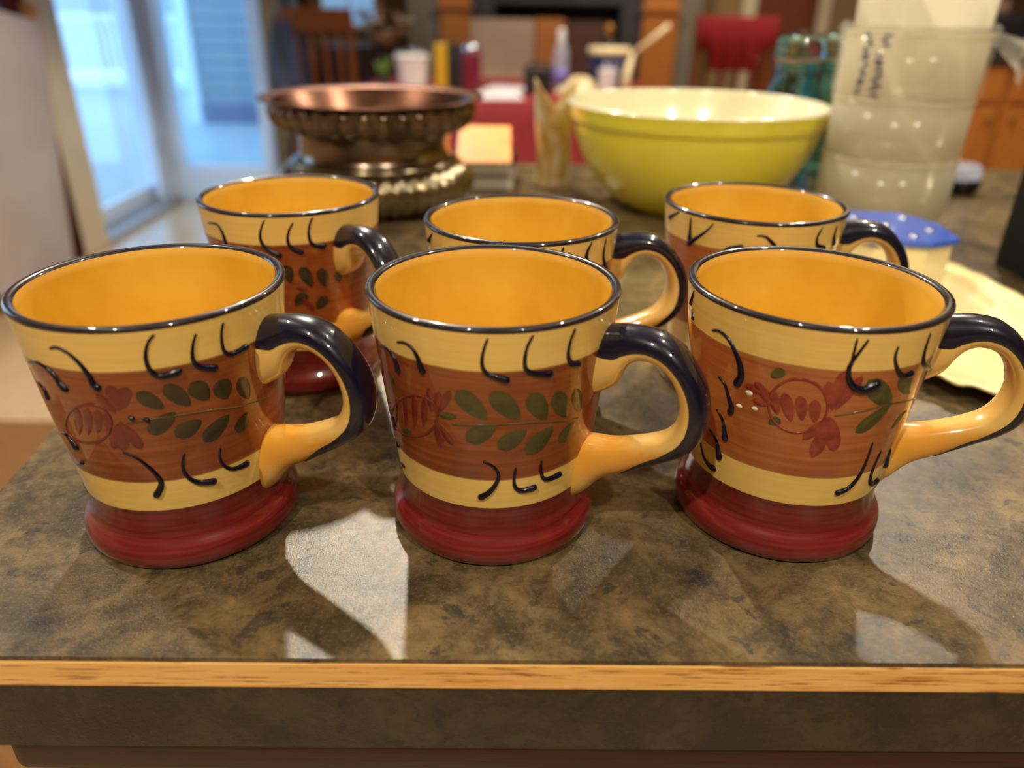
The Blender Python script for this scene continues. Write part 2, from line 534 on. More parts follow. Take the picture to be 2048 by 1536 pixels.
# ------------------------------------------------------------------ mugs
PROF = [(0, .0415), (.0015, .0432), (.0035, .0443), (.006, .0447), (.008, .0446), (.0098, .0442), (.0113, .0434), (.0127, .0424), (.014, .0414), (.0155, .0407), (.0175, .0403), (.020, .0402),
        (.0225, .0402), (.025, .0405), (.0275, .0408), (.03, .0411), (.035, .0417), (.04, .0423), (.05, .0435), (.06, .0447), (.07, .0459), (.08, .047), (.09, .0481), (.1, .0492), (.108, .05)]
def MR(z):
    for (z0, r0), (z1, r1) in zip(PROF, PROF[1:]):
        if z <= z1:
            return r0 + (r1 - r0) * max(0, (z - z0)) / (z1 - z0)
    return PROF[-1][1]

def glazed(k, coat=1.0, rough=0.3):
    k.set(Roughness=rough, Coat_Weight=coat, Coat_Roughness=0.015)
    k.b.inputs['Specular IOR Level'].default_value = 0.25

def mug_body_mat(name, ba, bb, bc):
    k = NT(name)
    tc = k.n('ShaderNodeTexCoord')
    sep = k.n('ShaderNodeSeparateXYZ')
    k.l(tc.outputs['Object'], sep.inputs[0])
    v = k.coords((1, 1, 1))
    wob = k.noise(v, 60, 3)
    wv = k.n('ShaderNodeMath', operation='MULTIPLY_ADD')
    k.l(wob, wv.inputs[0])
    wv.inputs[1].default_value = 0.0012
    wv.inputs[2].default_value = -0.0006
    zz = k.n('ShaderNodeMath', operation='ADD')
    k.l(sep.outputs[2], zz.inputs[0])
    k.l(wv.outputs[0], zz.inputs[1])
    mr = k.n('ShaderNodeMapRange')
    k.l(zz.outputs[0], mr.inputs[0])
    mr.inputs[1].default_value = 0.0
    mr.inputs[2].default_value = 0.11
    streak = k.noise(k.coords((16, 16, 620)), 1.0, 4, 0.6)
    blot = k.noise(v, 38, 4, 0.6, 0.4)
    yel = k.mix(k.ramp(streak, [(0.35, (0, 0, 0)), (0.7, (255, 255, 255))]), (234, 192, 98), (242, 204, 116))
    yel = k.mix(k.ramp(blot, [(0.5, (0, 0, 0)), (0.75, (140, 140, 140))]), yel, (220, 164, 56))
    brn = k.mix(k.ramp(streak, [(0.3, (0, 0, 0)), (0.72, (255, 255, 255))]), ba, bb)
    brn = k.mix(k.ramp(blot, [(0.4, (0, 0, 0)), (0.72, (200, 200, 200))]), brn, bc)
    blk, wht = (0, 0, 0, 1), (1, 1, 1, 1)
    s = lambda z: z / 0.11
    band = k.ramp(mr.outputs[0], [(0.0, blk), (s(.0424), blk), (s(.0428), wht), (s(.0909), wht), (s(.0913), blk)])
    line = k.ramp(mr.outputs[0], [(0.0, blk), (s(.0422), blk), (s(.0425), wht), (s(.0428), blk), (s(.0909), blk), (s(.0912), wht), (s(.0915), blk)])
    col = k.mix(band, yel, brn)
    lf = k.n('ShaderNodeMath', operation='MULTIPLY')
    k.l(line, lf.inputs[0])
    lf.inputs[1].default_value = 0.8
    col = k.mix(lf.outputs[0], col, (84, 36, 12))
    k.set(Base_Color=col)
    glazed(k)
    k.bump(streak, 0.05, 0.0004)
    return k.m

def glaze(name, c1, c2, scale=30, stretch=(1, 1, 1), coat=1.0, rough=0.3, lo=.35, hi=.68):
    k = NT(name)
    k.set(Base_Color=k.ramp(k.noise(k.coords(stretch), scale, 4, 0.6), [(lo, c1), (hi, c2)]))
    glazed(k, coat, rough)
    return k.m

def inner_mat():
    k = NT('orange_inner_glaze')
    tc = k.n('ShaderNodeTexCoord')
    sep = k.n('ShaderNodeSeparateXYZ')
    k.l(tc.outputs['Object'], sep.inputs[0])
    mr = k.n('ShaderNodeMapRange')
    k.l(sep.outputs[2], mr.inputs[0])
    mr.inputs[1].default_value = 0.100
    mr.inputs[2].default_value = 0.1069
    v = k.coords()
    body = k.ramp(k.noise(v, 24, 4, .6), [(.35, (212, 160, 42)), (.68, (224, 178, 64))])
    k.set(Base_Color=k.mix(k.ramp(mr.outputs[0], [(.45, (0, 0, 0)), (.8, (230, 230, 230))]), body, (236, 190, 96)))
    glazed(k)
    return k.m

def handle_mat():
    k = NT('yellow_handle_glaze')
    tc = k.n('ShaderNodeTexCoord')
    sep = k.n('ShaderNodeSeparateXYZ')
    k.l(tc.outputs['Object'], sep.inputs[0])
    n = k.noise(k.coords(), 60, 4, .6)
    ma = k.n('ShaderNodeMath', operation='MULTIPLY_ADD')        # brushed orange wash over the lower joint
    k.l(n, ma.inputs[0])
    ma.inputs[1].default_value = 0.02
    k.l(sep.outputs[2], ma.inputs[2])
    mr = k.n('ShaderNodeMapRange')
    k.l(ma.outputs[0], mr.inputs[0])
    mr.inputs[1].default_value = 0.03
    mr.inputs[2].default_value = 0.08
    f = k.ramp(mr.outputs[0], [(.12, (90, 90, 90)), (.35, (235, 235, 235)), (.58, (225, 225, 225)), (.70, (0, 0, 0))])
    base = k.ramp(k.noise(k.coords(), 24, 3), [(.4, (230, 188, 104)), (.7, (222, 168, 74))])
    k.set(Base_Color=k.mix(f, base, (228, 150, 36)))
    glazed(k)
    return k.m

G = dict(body_dark=mug_body_mat('painted_mug_glaze_dark', (124, 58, 22), (156, 82, 34), (100, 40, 16)),
         body=mug_body_mat('painted_mug_glaze', (160, 86, 38), (186, 112, 56), (140, 66, 28)),
         inside=inner_mat(),
         foot=glaze('brick_red_glaze', (98, 22, 20), (130, 38, 34), 1.0, (20, 20, 500)),
         rim=glaze('navy_brown_rim_glaze', (22, 20, 30), (44, 34, 34), 70),
         handle=handle_mat(),
         navy=glaze('navy_slip_glaze', (9, 10, 26), (17, 18, 40), 40),
         stroke=glaze('navy_slip_line', (5, 6, 24), (9, 11, 36), 40, coat=.5),
         leaf=glaze('olive_painted_leaf', (58, 58, 20), (82, 74, 28), 160),
         leaf_dark=glaze('dark_painted_leaf', (42, 36, 18), (62, 50, 22), 160),
         petal=glaze('red_painted_petal', (122, 32, 22), (156, 62, 40), 220),
         petal_dark=glaze('maroon_painted_petal', (98, 28, 19), (122, 42, 26), 200),
         ring=glaze('red_painted_outline', (132, 40, 22), (150, 54, 30), 120),
         stem=glaze('olive_painted_stem', (74, 66, 24), (92, 78, 30), 120),
         dot=glaze('white_painted_dot', (232, 220, 196), (240, 230, 210), 60))

HSEC = [((.0472, .0980), (.0445, .0690)), ((.0484, .0983), (.0484, .0712)), ((.0530, .0990), (.0535, .0752)), ((.0575, .0995), (.0562, .0812)), ((.0630, .0995), (.0590, .0855)),
        ((.0700, .0982), (.0632, .0876)), ((.0768, .0940), (.0690, .0870)), ((.0826, .0878), (.0740, .0832)), ((.0870, .0808), (.0775, .0770)), ((.0894, .0729), (.0788, .0700)),
        ((.0896, .0646), (.0772, .0632)), ((.0874, .0570), (.0730, .0578)), ((.0822, .0510), (.0668, .0546)), ((.0752, .0462), (.0600, .0520)), ((.0676, .0416), (.0550, .0505)),
        ((.0598, .0368), (.0505, .0497)), ((.0512, .0318), (.0460, .0494)), ((.0440, .0232), (.0428, .0490)), ((.0388, .0185), (.0416, .0480))]
HW = [.0084, .0084, .0080, .0077, .0076, .0077, .0079, .0080, .0081, .0081, .0080, .0078, .0074, .0071, .0070, .0072, .0078, .0086, .0088]
HA = [80, 84, 92, 98, 102, 103, 103, 102, 101, 100, 98, 94, 86, 76, 62, 34, 5, 3, 3]

def handle_mesh(parent):
    rows = smoothpts([(o[0], o[1], i[0], i[1], w_, a_) for (o, i), w_, a_ in zip(HSEC, HW, HA)], 4)
    V, F, V2, F2 = [], [], [], []
    seg, s2 = 24, 14
    lastn = 0
    for ro, zo, ri, zi, hw, al in rows:
        c = Vector(((ro + ri) / 2, 0, (zo + zi) / 2))
        d = Vector((ro - ri, 0, zo - zi))
        th = d.length / 2
        d.normalize()
        def pt(q, off=0.0):
            cq, sq = math.cos(q), math.sin(q)
            e = 0.85
            x = math.copysign(abs(cq) ** e, cq)
            y_ = math.copysign(abs(sq) ** e, sq)
            return c + d * (x * (th + off)) + Vector((0, y_ * (hw + off), 0))
        for j in range(seg):
            V.append(pt(2 * PI * j / seg))
        al = math.radians(max(al, 3))
        for j in range(s2 + 1):
            u = -1 + 2 * j / s2
            off = 0.0003 if 0 < j < s2 else -0.0002
            V2.append(pt(u * al, off))
    n = len(rows)
    for i in range(n - 1):
        for j in range(seg):
            F.append((i * seg + j, i * seg + (j + 1) % seg, (i + 1) * seg + (j + 1) % seg, (i + 1) * seg + j))
        if i < 4 * 15:
            for j in range(s2):
                k = s2 + 1
                F2.append((i * k + j, i * k + j + 1, (i + 1) * k + j + 1, (i + 1) * k + j))
    h = pydata('handle', V, F, G['handle'], parent, True)
    used = sorted({v for f in F2 for v in f})
    remap = {v: i for i, v in enumerate(used)}
    st = pydata('navy_stripe', [V2[v] for v in used], [tuple(remap[v] for v in f) for f in F2], G['navy'], h, True)
    st['label'] = 'navy glaze stripe along the outside of the handle'
    return h

def on(th, z, off=0.0002):
    a = math.radians(th)
    r = MR(z) + off
    return Vector((r * math.cos(a), r * math.sin(a), z))

def leafshape(name, th0, z0, th1, z1, wd, m, parent, off=.00025, fat=0.62):
    r = MR((z0 + z1) / 2)
    du, dz = math.radians((th1 - th0 + 180) % 360 - 180) * r, z1 - z0
    L = math.hypot(du, dz)
    if L < 1e-5:
        return
    tu, tz = du / L, dz / L
    V, F = [], []
    n, k = 10, 5
    for i in range(n + 1):
        t = i / n
        if t < fat:
            hw = wd * math.sin(0.5 * PI * (t / fat)) ** 0.6
        else:
            hw = wd * math.sqrt(max(0, 1 - ((t - fat) / (1 - fat)) ** 2))
        hw = max(hw, wd * 0.06)
        for j in range(k):
            s_ = -1 + 2 * j / (k - 1)
            u = t * L * tu - s_ * hw * tz
            zz = z0 + t * L * tz + s_ * hw * tu
            zz = min(max(zz, .03), .1035)
            V.append(on(th0 + math.degrees(u / r), zz, off * (1 - .7 * s_ * s_)))
    for i in range(n):
        for j in range(k - 1):
            F.append((i * k + j, i * k + j + 1, (i + 1) * k + j + 1, (i + 1) * k + j))
    return pydata(name, V, F, m, parent, True)

def stroke(name, pts, r0, r1, m, parent, n=5, flat=True):
    P = smoothpts(pts, n)
    P = [q for q in P if q[1] < .1056]
    if len(P) < 2:
        return
    rad = [r0 + (r1 - r0) * (i / (len(P) - 1)) ** 1.5 for i in range(len(P))]
    if r1 > r0:
        rad[0] *= .5
    P3 = [on(t, z, 0.0) for t, z in P]
    if r1 > r0:                                     # rounded blob at the end
        t = (P3[-1] - P3[-2]).normalized()
        P3.append(P3[-1] + t * r1 * .7)
        rad.append(r1 * .8)
        P3.append(P3[-1] + t * r1 * .3)
        rad.append(r1 * .3)
    return tube(name, P3, rad, m, parent, 8)

def make_mug(key, label, xy, phi, rot_deco=0):
    t = thing('mug', label, 'mug', (xy[0], xy[1], CZ), math.radians(phi), 'six hand painted mugs')
    outer = [(MR(z), z) for z in [.0275 + i * (.1062 - .0275) / 30 for i in range(31)]]
    lathe('body', outer, G['body'] if key in ('FR', 'RR') else G['body_dark'], t, 96)
    lathe('foot', [(.0005, .0016), (.036, .0016), (.0375, .0002), (.0405, 0.0)] + [(r, z) for z, r in PROF if .0015 <= z <= .0275] + [(MR(.0285) + .00015, .0282)], G['foot'], t, 96)
    lathe('interior', [(.0005, .008), (.020, .008), (.030, .009), (.034, .012), (.0362, .018), (.038, .03), (.0405, .05), (.0425, .07), (.0445, .09), (.0458, .103), (.0463, .1069)], G['inside'], t, 96)
    rm = [(.0497, .1059), (.05005, .1064), (.0501, .1070), (.0498, .1076), (.0492, .1080), (.0483, .10815), (.0474, .1079), (.0467, .1074), (.0463, .1067)]
    lathe('rim', rm, G['rim'], t, 96)
    handle_mesh(t)
    D = DECO[key]
    dk = key in ('FL', 'RL')
    lm, pm = (G['leaf_dark'], G['petal_dark']) if dk else (G['leaf'], G['petal'])
    if key == 'FM':
        pm = G['petal_dark']
    for a in D.get('l', []):
        leafshape('painted_leaf', *a, lm, t)
    for a in D.get('p', []):
        leafshape('painted_petal', *a, pm, t, off=.0003)
    if 'stem' in D:
        stroke('painted_stem', D['stem'], .00035, .00035, G['stem'], t)
    if 'ring' in D:
        stroke('painted_outline', D['ring'], .0005, .0005, pm, t, 3)
    for th, z, r in D.get('dots', []):
        dth = math.degrees(r / MR(z))
        leafshape('painted_dot', th - dth, z, th + dth, z, r * .8, G['dot'], t, off=.0005, fat=.5)
    for s_ in D['s']:
        L = sum((on(*a) - on(*b)).length for a, b in zip(s_, s_[1:]))
        big = .0015 if L > .008 else .001
        if key == 'FR':
            big *= {0: 1.2, 6: 1.45, 5: .4}.get(D['s'].index(s_), 1.0)
        stroke('painted_stroke', s_, .00048, big, G['stroke'], t)
    return t

# painted marks: (angle from the handle, height), read round each mug
DECO = {
 'FL': {'s': [[(-94.9, 0.0992), (-90.8, 0.1001), (-86.4, 0.0984), (-83.3, 0.0951), (-81.6, 0.092), (-80.6, 0.0893), (-80.2, 0.0866), (-79.0, 0.0852)], [(-118.5, 0.0886), (-108.2, 0.0913), (-101.8, 0.0903), (-98.6, 0.0877), (-97.2, 0.0851), (-95.4, 0.0831)], [(-117.8, 0.0807), (-112.8, 0.0788), (-112.5, 0.0754)], [(-52.1, 0.1045), (-54.7, 0.1021), (-56.4, 0.0988), (-57.2, 0.0953), (-56.8, 0.0916), (-54.4, 0.0887), (-50.2, 0.0883), (-46.5, 0.089)], [(-37.1, 0.102), (-38.8, 0.0984), (-39.8, 0.0941), (-39.4, 0.0907), (-36.9, 0.0885), (-31.7, 0.0869)], [(-25.4, 0.1035), (-26.7, 0.0998), (-27.0, 0.0954), (-26.1, 0.0918), (-22.7, 0.0899), (-19.2, 0.0902), (-16.1, 0.0906)], [(-77.7, 0.0569), (-73.0, 0.0548), (-68.9, 0.051), (-65.9, 0.0469), (-64.3, 0.0429), (-65.2, 0.0396), (-67.9, 0.0364)], [(-50.6, 0.0539), (-52.2, 0.05), (-52.5, 0.0451), (-50.1, 0.0412), (-46.1, 0.0388), (-39.9, 0.0377)], [(-33.7, 0.0524), (-34.8, 0.0475), (-33.0, 0.0431), (-29.0, 0.0402), (-24.3, 0.0396), (-20.7, 0.0396)], [(-116.7, 0.0587), (-109.4, 0.0591), (-105.8, 0.0553)], [(-115.1, 0.0438), (-106.8, 0.0475)], [(-70.1, 0.073), (-68.7, 0.0721)], [(-64.5, 0.0718), (-62.5, 0.0709)]], 'l': [(-54.9, 0.0748, -63.9, 0.0826, 0.00292), (-44.1, 0.0741, -52.7, 0.0845, 0.00317), (-36.1, 0.0746, -42.0, 0.0834, 0.0035), (-27.2, 0.0724, -30.5, 0.0813, 0.00375), (-16.2, 0.0685, -20.4, 0.0791, 0.00292), (-50.7, 0.0725, -63.5, 0.0648, 0.00333), (-40.5, 0.0667, -52.9, 0.0623, 0.0035), (-27.5, 0.0654, -41.1, 0.057, 0.0035), (-17.5, 0.0628, -23.8, 0.0556, 0.00317)], 'p': [(-73.3, 0.0758, -73.7, 0.0863, 0.0025), (-72.8, 0.0758, -67.0, 0.0851, 0.0025), (-74.6, 0.0748, -80.8, 0.0823, 0.00208), (-73.9, 0.0709, -77.5, 0.0575, 0.00267), (-73.3, 0.0698, -68.6, 0.0584, 0.00233), (-75.3, 0.0698, -81.6, 0.0583, 0.00208), (-98.7, 0.0622, -93.0, 0.0748, 0.00183), (-92.6, 0.0633, -87.1, 0.0761, 0.00183), (-86.8, 0.0651, -82.4, 0.0755, 0.00183), (-81.7, 0.0666, -78.6, 0.0747, 0.0015)], 'stem': [(-71.2, 0.07), (-57.6, 0.0712), (-38.4, 0.0702), (-21.8, 0.067), (-3.5, 0.0641)], 'ring': [(-78.4, 0.0698), (-79.6, 0.0675), (-81.5, 0.0653), (-84.0, 0.0633), (-87.2, 0.0616), (-90.8, 0.0603), (-94.7, 0.0594), (-98.6, 0.0589), (-102.3, 0.059), (-105.4, 0.0596), (-107.2, 0.061), (-107.4, 0.063), (-105.9, 0.0657), (-103.3, 0.0685), (-99.9, 0.0714), (-96.2, 0.0738), (-92.5, 0.0757), (-89.0, 0.077), (-85.8, 0.0777), (-83.1, 0.0776), (-80.8, 0.0769), (-79.2, 0.0757), (-78.2, 0.074), (-77.9, 0.072), (-78.4, 0.0698)]}, 
 'FM': {'s': [[(-109.0, 0.0963), (-103.6, 0.0974), (-99.3, 0.0962), (-97.0, 0.093), (-96.3, 0.0904), (-95.4, 0.0882)], [(-127.8, 0.0886), (-118.9, 0.0908), (-113.5, 0.0895), (-111.7, 0.0867), (-111.2, 0.0842)], [(-64.2, 0.1072), (-66.6, 0.1024), (-68.0, 0.097), (-67.8, 0.0929), (-65.8, 0.0905), (-62.0, 0.0893), (-58.2, 0.088)], [(-47.7, 0.1052), (-49.8, 0.101), (-50.6, 0.0966), (-50.2, 0.0924), (-47.6, 0.0902), (-42.9, 0.089), (-39.0, 0.0884)], [(-28.4, 0.1048), (-30.1, 0.1007), (-30.7, 0.0963), (-29.9, 0.0928), (-27.6, 0.0904), (-24.0, 0.0892)], [(-68.6, 0.0517), (-63.8, 0.0496), (-61.0, 0.0462), (-60.9, 0.0429), (-63.2, 0.0389), (-66.2, 0.0359), (-69.6, 0.034)], [(-52.0, 0.0482), (-52.6, 0.0429), (-51.8, 0.0385), (-48.5, 0.0364), (-41.4, 0.0366)], [(-38.3, 0.0495), (-38.0, 0.045), (-36.4, 0.0406), (-32.6, 0.0389), (-25.6, 0.0391)], [(-127.8, 0.0576), (-127.3, 0.0518)], [(-130.1, 0.0446), (-128.9, 0.0428)], [(-131.9, 0.0329), (-125.9, 0.0338)]], 'l': [(-66.4, 0.0712, -79.8, 0.0825, 0.00407), (-51.4, 0.0707, -64.4, 0.0831, 0.00407), (-38.3, 0.0687, -47.4, 0.0812, 0.00381), (-26.2, 0.0668, -35.0, 0.0796, 0.00356), (-16.3, 0.0658, -23.7, 0.0783, 0.00271), (-62.3, 0.0682, -76.4, 0.0607, 0.00381), (-47.8, 0.0656, -61.1, 0.0577, 0.00381), (-34.0, 0.0646, -46.8, 0.0538, 0.00407), (-19.8, 0.0627, -28.2, 0.0552, 0.00356), (-80.1, 0.0711, -89.3, 0.0705, 0.00169), (-116.7, 0.0748, -119.4, 0.0788, 0.00152), (-120.6, 0.0512, -108.7, 0.0578, 0.00152)], 'p': [(-90.9, 0.0671, -90.0, 0.0551, 0.00186), (-90.4, 0.0661, -82.9, 0.0576, 0.00169), (-90.2, 0.0723, -88.0, 0.0807, 0.00169), (-89.1, 0.0715, -82.4, 0.0821, 0.00169), (-113.7, 0.0571, -109.4, 0.0742, 0.00152), (-105.6, 0.0599, -101.7, 0.077, 0.00152), (-99.0, 0.0624, -95.6, 0.0776, 0.00152), (-124.3, 0.0552, -117.8, 0.0693, 0.00119), (-92.9, 0.0707, -93.1, 0.0816, 0.00136)], 'stem': [(-82.6, 0.0674), (-66.5, 0.0687), (-45.2, 0.0684), (-17.4, 0.0635)], 'ring': [(-90.0, 0.0698), (-90.7, 0.0673), (-92.3, 0.0647), (-94.8, 0.0621), (-98.0, 0.0597), (-102.0, 0.0576), (-106.7, 0.0558), (-111.8, 0.0544), (-117.3, 0.0533), (-122.9, 0.0527), (-128.1, 0.0526), (-131.4, 0.0536), (-130.5, 0.0565), (-126.4, 0.0606), (-121.2, 0.0649), (-115.9, 0.0688), (-110.9, 0.072), (-106.2, 0.0744), (-102.0, 0.0759), (-98.3, 0.0766), (-95.1, 0.0765), (-92.7, 0.0756), (-91.0, 0.0741), (-90.1, 0.0722), (-90.0, 0.0698)]}, 
 'FR': {'s': [[(-142.8, 0.0944), (-137.1, 0.0958), (-131.4, 0.0938), (-127.5, 0.0897), (-124.9, 0.0857), (-123.8, 0.0811), (-125.2, 0.0778)], [(-136.7, 0.0767), (-132.1, 0.0743), (-129.6, 0.07), (-127.4, 0.0666), (-127.5, 0.0639)], [(-136.5, 0.0616), (-132.3, 0.0584), (-130.8, 0.0546), (-129.6, 0.0506)], [(-141.5, 0.0503), (-135.7, 0.0471), (-133.7, 0.0434), (-132.5, 0.0398)], [(-149.2, 0.0402), (-145.7, 0.0347), (-140.1, 0.0325), (-136.2, 0.0324)], [(-79.9, 0.1059), (-79.5, 0.0969), (-79.1, 0.0941)], [(-75.3, 0.1042), (-77.7, 0.0988), (-79.6, 0.0941), (-79.1, 0.0894), (-75.9, 0.0852), (-70.8, 0.0836), (-66.1, 0.0854)], [(-61.2, 0.1009), (-60.8, 0.0963), (-57.2, 0.0912), (-52.2, 0.0877), (-47.8, 0.0877)], [(-44.9, 0.104), (-43.5, 0.0964), (-39.9, 0.0908), (-29.4, 0.0856)], [(-54.6, 0.0583), (-53.9, 0.0493), (-55.1, 0.0416), (-59.3, 0.0365), (-64.9, 0.0348)], [(-44.8, 0.0523), (-45.4, 0.0452), (-44.5, 0.0386), (-39.8, 0.034), (-34.3, 0.0337)], [(-32.8, 0.0493), (-29.7, 0.0403)], [(-160.5, 0.1053), (-164.7, 0.0987)], [(-163.4, 0.0967), (-161.3, 0.0934)]], 'l': [(-110.1, 0.0845, -104.8, 0.0886, 0.00207), (-107.8, 0.0644, -102.8, 0.0675, 0.00207), (-52.5, 0.0747, -70.1, 0.0875, 0.00396), (-40.5, 0.0777, -53.5, 0.0878, 0.00327), (-52.4, 0.0757, -67.3, 0.0641, 0.00344), (-35.3, 0.0685, -43.7, 0.0624, 0.00241)], 'p': [(-111.9, 0.0766, -121.6, 0.0778, 0.00172), (-107.1, 0.0727, -116.9, 0.0807, 0.00215), (-109.1, 0.0722, -116.8, 0.0726, 0.00155), (-104.4, 0.0693, -108.7, 0.0789, 0.00215), (-97.9, 0.0675, -103.4, 0.0791, 0.00232), (-93.3, 0.0688, -96.4, 0.0792, 0.00215), (-87.8, 0.0685, -90.1, 0.0784, 0.00215), (-81.6, 0.0746, -86.5, 0.0866, 0.00215), (-81.6, 0.0746, -80.9, 0.0917, 0.00258), (-80.4, 0.0747, -73.1, 0.0895, 0.00207), (-81.7, 0.0715, -91.1, 0.0601, 0.00215), (-81.1, 0.071, -84.4, 0.0522, 0.00275), (-81.1, 0.071, -74.9, 0.0558, 0.00275)], 'stem': [(-79.9, 0.0721), (-65.7, 0.0744), (-52.4, 0.0757), (-29.5, 0.072)], 'ring': [(-84.1, 0.0765), (-83.7, 0.0734), (-84.2, 0.0704), (-85.6, 0.0678), (-87.8, 0.0656), (-90.6, 0.064), (-93.9, 0.0631), (-97.3, 0.063), (-100.7, 0.0635), (-103.8, 0.0649), (-106.4, 0.0668), (-108.2, 0.0693), (-109.1, 0.0722), (-109.2, 0.0753), (-108.4, 0.0784), (-106.7, 0.0812), (-104.5, 0.0835), (-101.8, 0.0853), (-98.8, 0.0862), (-95.7, 0.0863), (-92.6, 0.0857), (-89.8, 0.0842), (-87.3, 0.0821), (-85.4, 0.0794), (-84.1, 0.0765)], 'dots': [(-118.9, 0.0751, 0.00146), (-123.0, 0.0679, 0.0012), (-115.2, 0.0692, 0.0012)]}, 
 'RL': {'s': [[(-48.1, 0.1072), (-52.4, 0.1012), (-54.3, 0.0955), (-52.4, 0.0904), (-44.5, 0.0859)], [(-33.6, 0.1035), (-37.0, 0.0986), (-38.1, 0.0935), (-36.2, 0.0896), (-30.8, 0.087)], [(-22.2, 0.1054), (-24.8, 0.1003), (-25.3, 0.0946), (-23.2, 0.0906), (-16.6, 0.0891)], [(-97.6, 0.0988), (-86.1, 0.1001), (-81.9, 0.0969), (-80.8, 0.0919), (-80.9, 0.0867)]], 'l': [(-26.3, 0.0667, -31.8, 0.0788, 0.00318), (-16.7, 0.0655, -19.9, 0.0769, 0.00318), (-39.8, 0.0697, -41.1, 0.0806, 0.00287), (-38.7, 0.0564, -30.6, 0.0636, 0.00318), (-24.5, 0.0531, -16.2, 0.0598, 0.00318), (-6.9, 0.0666, -7.6, 0.073, 0.00255), (-51.0, 0.0678, -51.4, 0.0773, 0.00255)], 'p': [(-33.3, 0.061, -26.3, 0.0518, 0.00159), (-37.2, 0.0669, -28.9, 0.0649, 0.00127)]}, 
 'RM': {'s': [[(-148.6, 0.108), (-160.0, 0.0996)], [(-66.9, 0.1077), (-69.2, 0.1054), (-70.4, 0.1002)], [(-50.2, 0.1055), (-53.1, 0.1009), (-53.0, 0.095)], [(-36.9, 0.1068), (-36.9, 0.0957), (-28.7, 0.0869)]], 'l': [], 'p': []}, 
 'RR': {'s': [[(-149.7, 0.1055), (-161.6, 0.1001)], [(-138.4, 0.1058), (-138.5, 0.0986), (-138.5, 0.0929)], [(-119.6, 0.1068), (-126.6, 0.0993), (-139.2, 0.0903)], [(-95.4, 0.101), (-91.2, 0.1012), (-87.4, 0.099), (-84.1, 0.096), (-81.4, 0.092)], [(-54.0, 0.1061), (-56.9, 0.1005), (-55.3, 0.0956), (-48.9, 0.0932)], [(-40.7, 0.1041), (-40.3, 0.0985), (-37.9, 0.094)], [(-115.7, 0.0898), (-110.5, 0.093), (-103.6, 0.0943)]], 'l': [], 'p': []}}

make_mug('FL', 'leftmost front row yellow and brown mug with dark green painted leaves', (-.1406, .2790), -14)
make_mug('FM', 'middle front row yellow and brown mug with large olive leaves and orange inside', (-.0078, .2842), -25)
make_mug('FR', 'rightmost front row mug with a bright red painted flower and white dots', (.1208, .2892), -13)
make_mug('RL', 'leftmost back row mug in front of the copper pot', (-.1273, .4297), -40)
make_mug('RM', 'middle back row mug standing just behind the middle front mug', (.0035, .3855), 2)
make_mug('RR', 'rightmost back row mug in front of the yellow bowl with crossed navy lines', (.1352, .4275), -8)

# ------------------------------------------------------------------ things on the counter behind the mugs
cop = NT('aged_copper')
v = cop.coords()
cop.set(Base_Color=cop.ramp(cop.noise(v, 25, 4), [(.35, (98, 66, 52)), (.65, (128, 90, 72))]), Metallic=1.0, Roughness=.3)
brz = NT('dark_bronze')
v = brz.coords()
brz.set(Base_Color=brz.ramp(brz.noise(v, 30, 4), [(.35, (112, 94, 82)), (.65, (148, 128, 110))]), Metallic=1.0, Roughness=.2)
brs = NT('worn_brass')
v = brs.coords()
brs.set(Base_Color=brs.ramp(brs.noise(v, 30, 4), [(.35, (142, 130, 106)), (.65, (176, 162, 130))]), Metallic=1.0, Roughness=.2)
pot = thing('copper_planter', 'squat fluted copper and brass planter with a wide flared lip', 'planter', (-.153, .852, CZ))
fl = lambda amp, n, lo, hi: (lambda k, a: 1 + amp * (abs(math.sin(n * a / 2)) - .5) * max(0, min(1, (k - lo) * 8, (hi - k) * 8)))
lathe('fluted_base', [(.0005, .001), (.070, .001), (.078, .002), (.088, .007), (.097, .014), (.1025, .022), (.104, .030), (.101, .039), (.094, .046), (.088, .049)], brs.m, pot, 240, fl(.075, 44, .12, .93))
lathe('shoulder_ring', [(.0885, .0485), (.0905, .0495), (.0905, .0515), (.0880, .053), (.084, .0535)], brs.m, pot, 96)
lathe('neck', smoothpts([(.084, .0535), (.0815, .057), (.0800, .063), (.0803, .070), (.0825, .078), (.087, .083)], 3), brz.m, pot, 96)
lathe('fluted_collar', smoothpts([(.0865, .0825), (.0940, .0838), (.1000, .0875), (.1040, .0935), (.1062, .101), (.1070, .109)], 3), brz.m, pot, 288, fl(.07, 36, .0, 1.0))
lathe('lip', [(.1045, .1085), (.110, .1115), (.1165, .1135), (.1180, .1145), (.1175, .1155), (.111, .1148), (.104, .1125)], cop.m, pot, 96)
lathe('lining', [(.1045, .1128), (.100, .106), (.092, .095), (.084, .082), (.079, .070), (.078, .058), (.084, .048), (.09, .03), (.08, .012), (.0005, .008)], cop.m, pot, 96)

bowl = thing('mixing_bowl', 'large yellow glass mixing bowl with a white inside', 'bowl', (.196, .875, CZ))
ye = mat('yellow_bowl_enamel', (250, 238, 78), .2, col2=(246, 232, 70), scale=4, coat=.6)
wi = mat('white_opal_glass', (232, 226, 192), .18, col2=(226, 220, 184), scale=4, coat=.5)
bp = smoothpts([(.0005, .004), (.062, .004), (.068, .0005), (.072, .002), (.088, .012), (.106, .030), (.120, .052), (.129, .074), (.1335, .090), (.1345, .0915)], 4)
lathe('bowl_body', bp, ye, bowl, 96)
lathe('white_rim', smoothpts([(.1345, .0915), (.1365, .094), (.139, .1045), (.1402, .1085), (.1404, .1096)], 3), ye, bowl, 96)
lathe('white_lining', smoothpts([(.1405, .1098), (.1392, .1112), (.1368, .1105), (.1335, .100), (.128, .084), (.116, .058), (.100, .036), (.08, .02), (.05, .011), (.0005, .009)], 3), wi, bowl, 96)

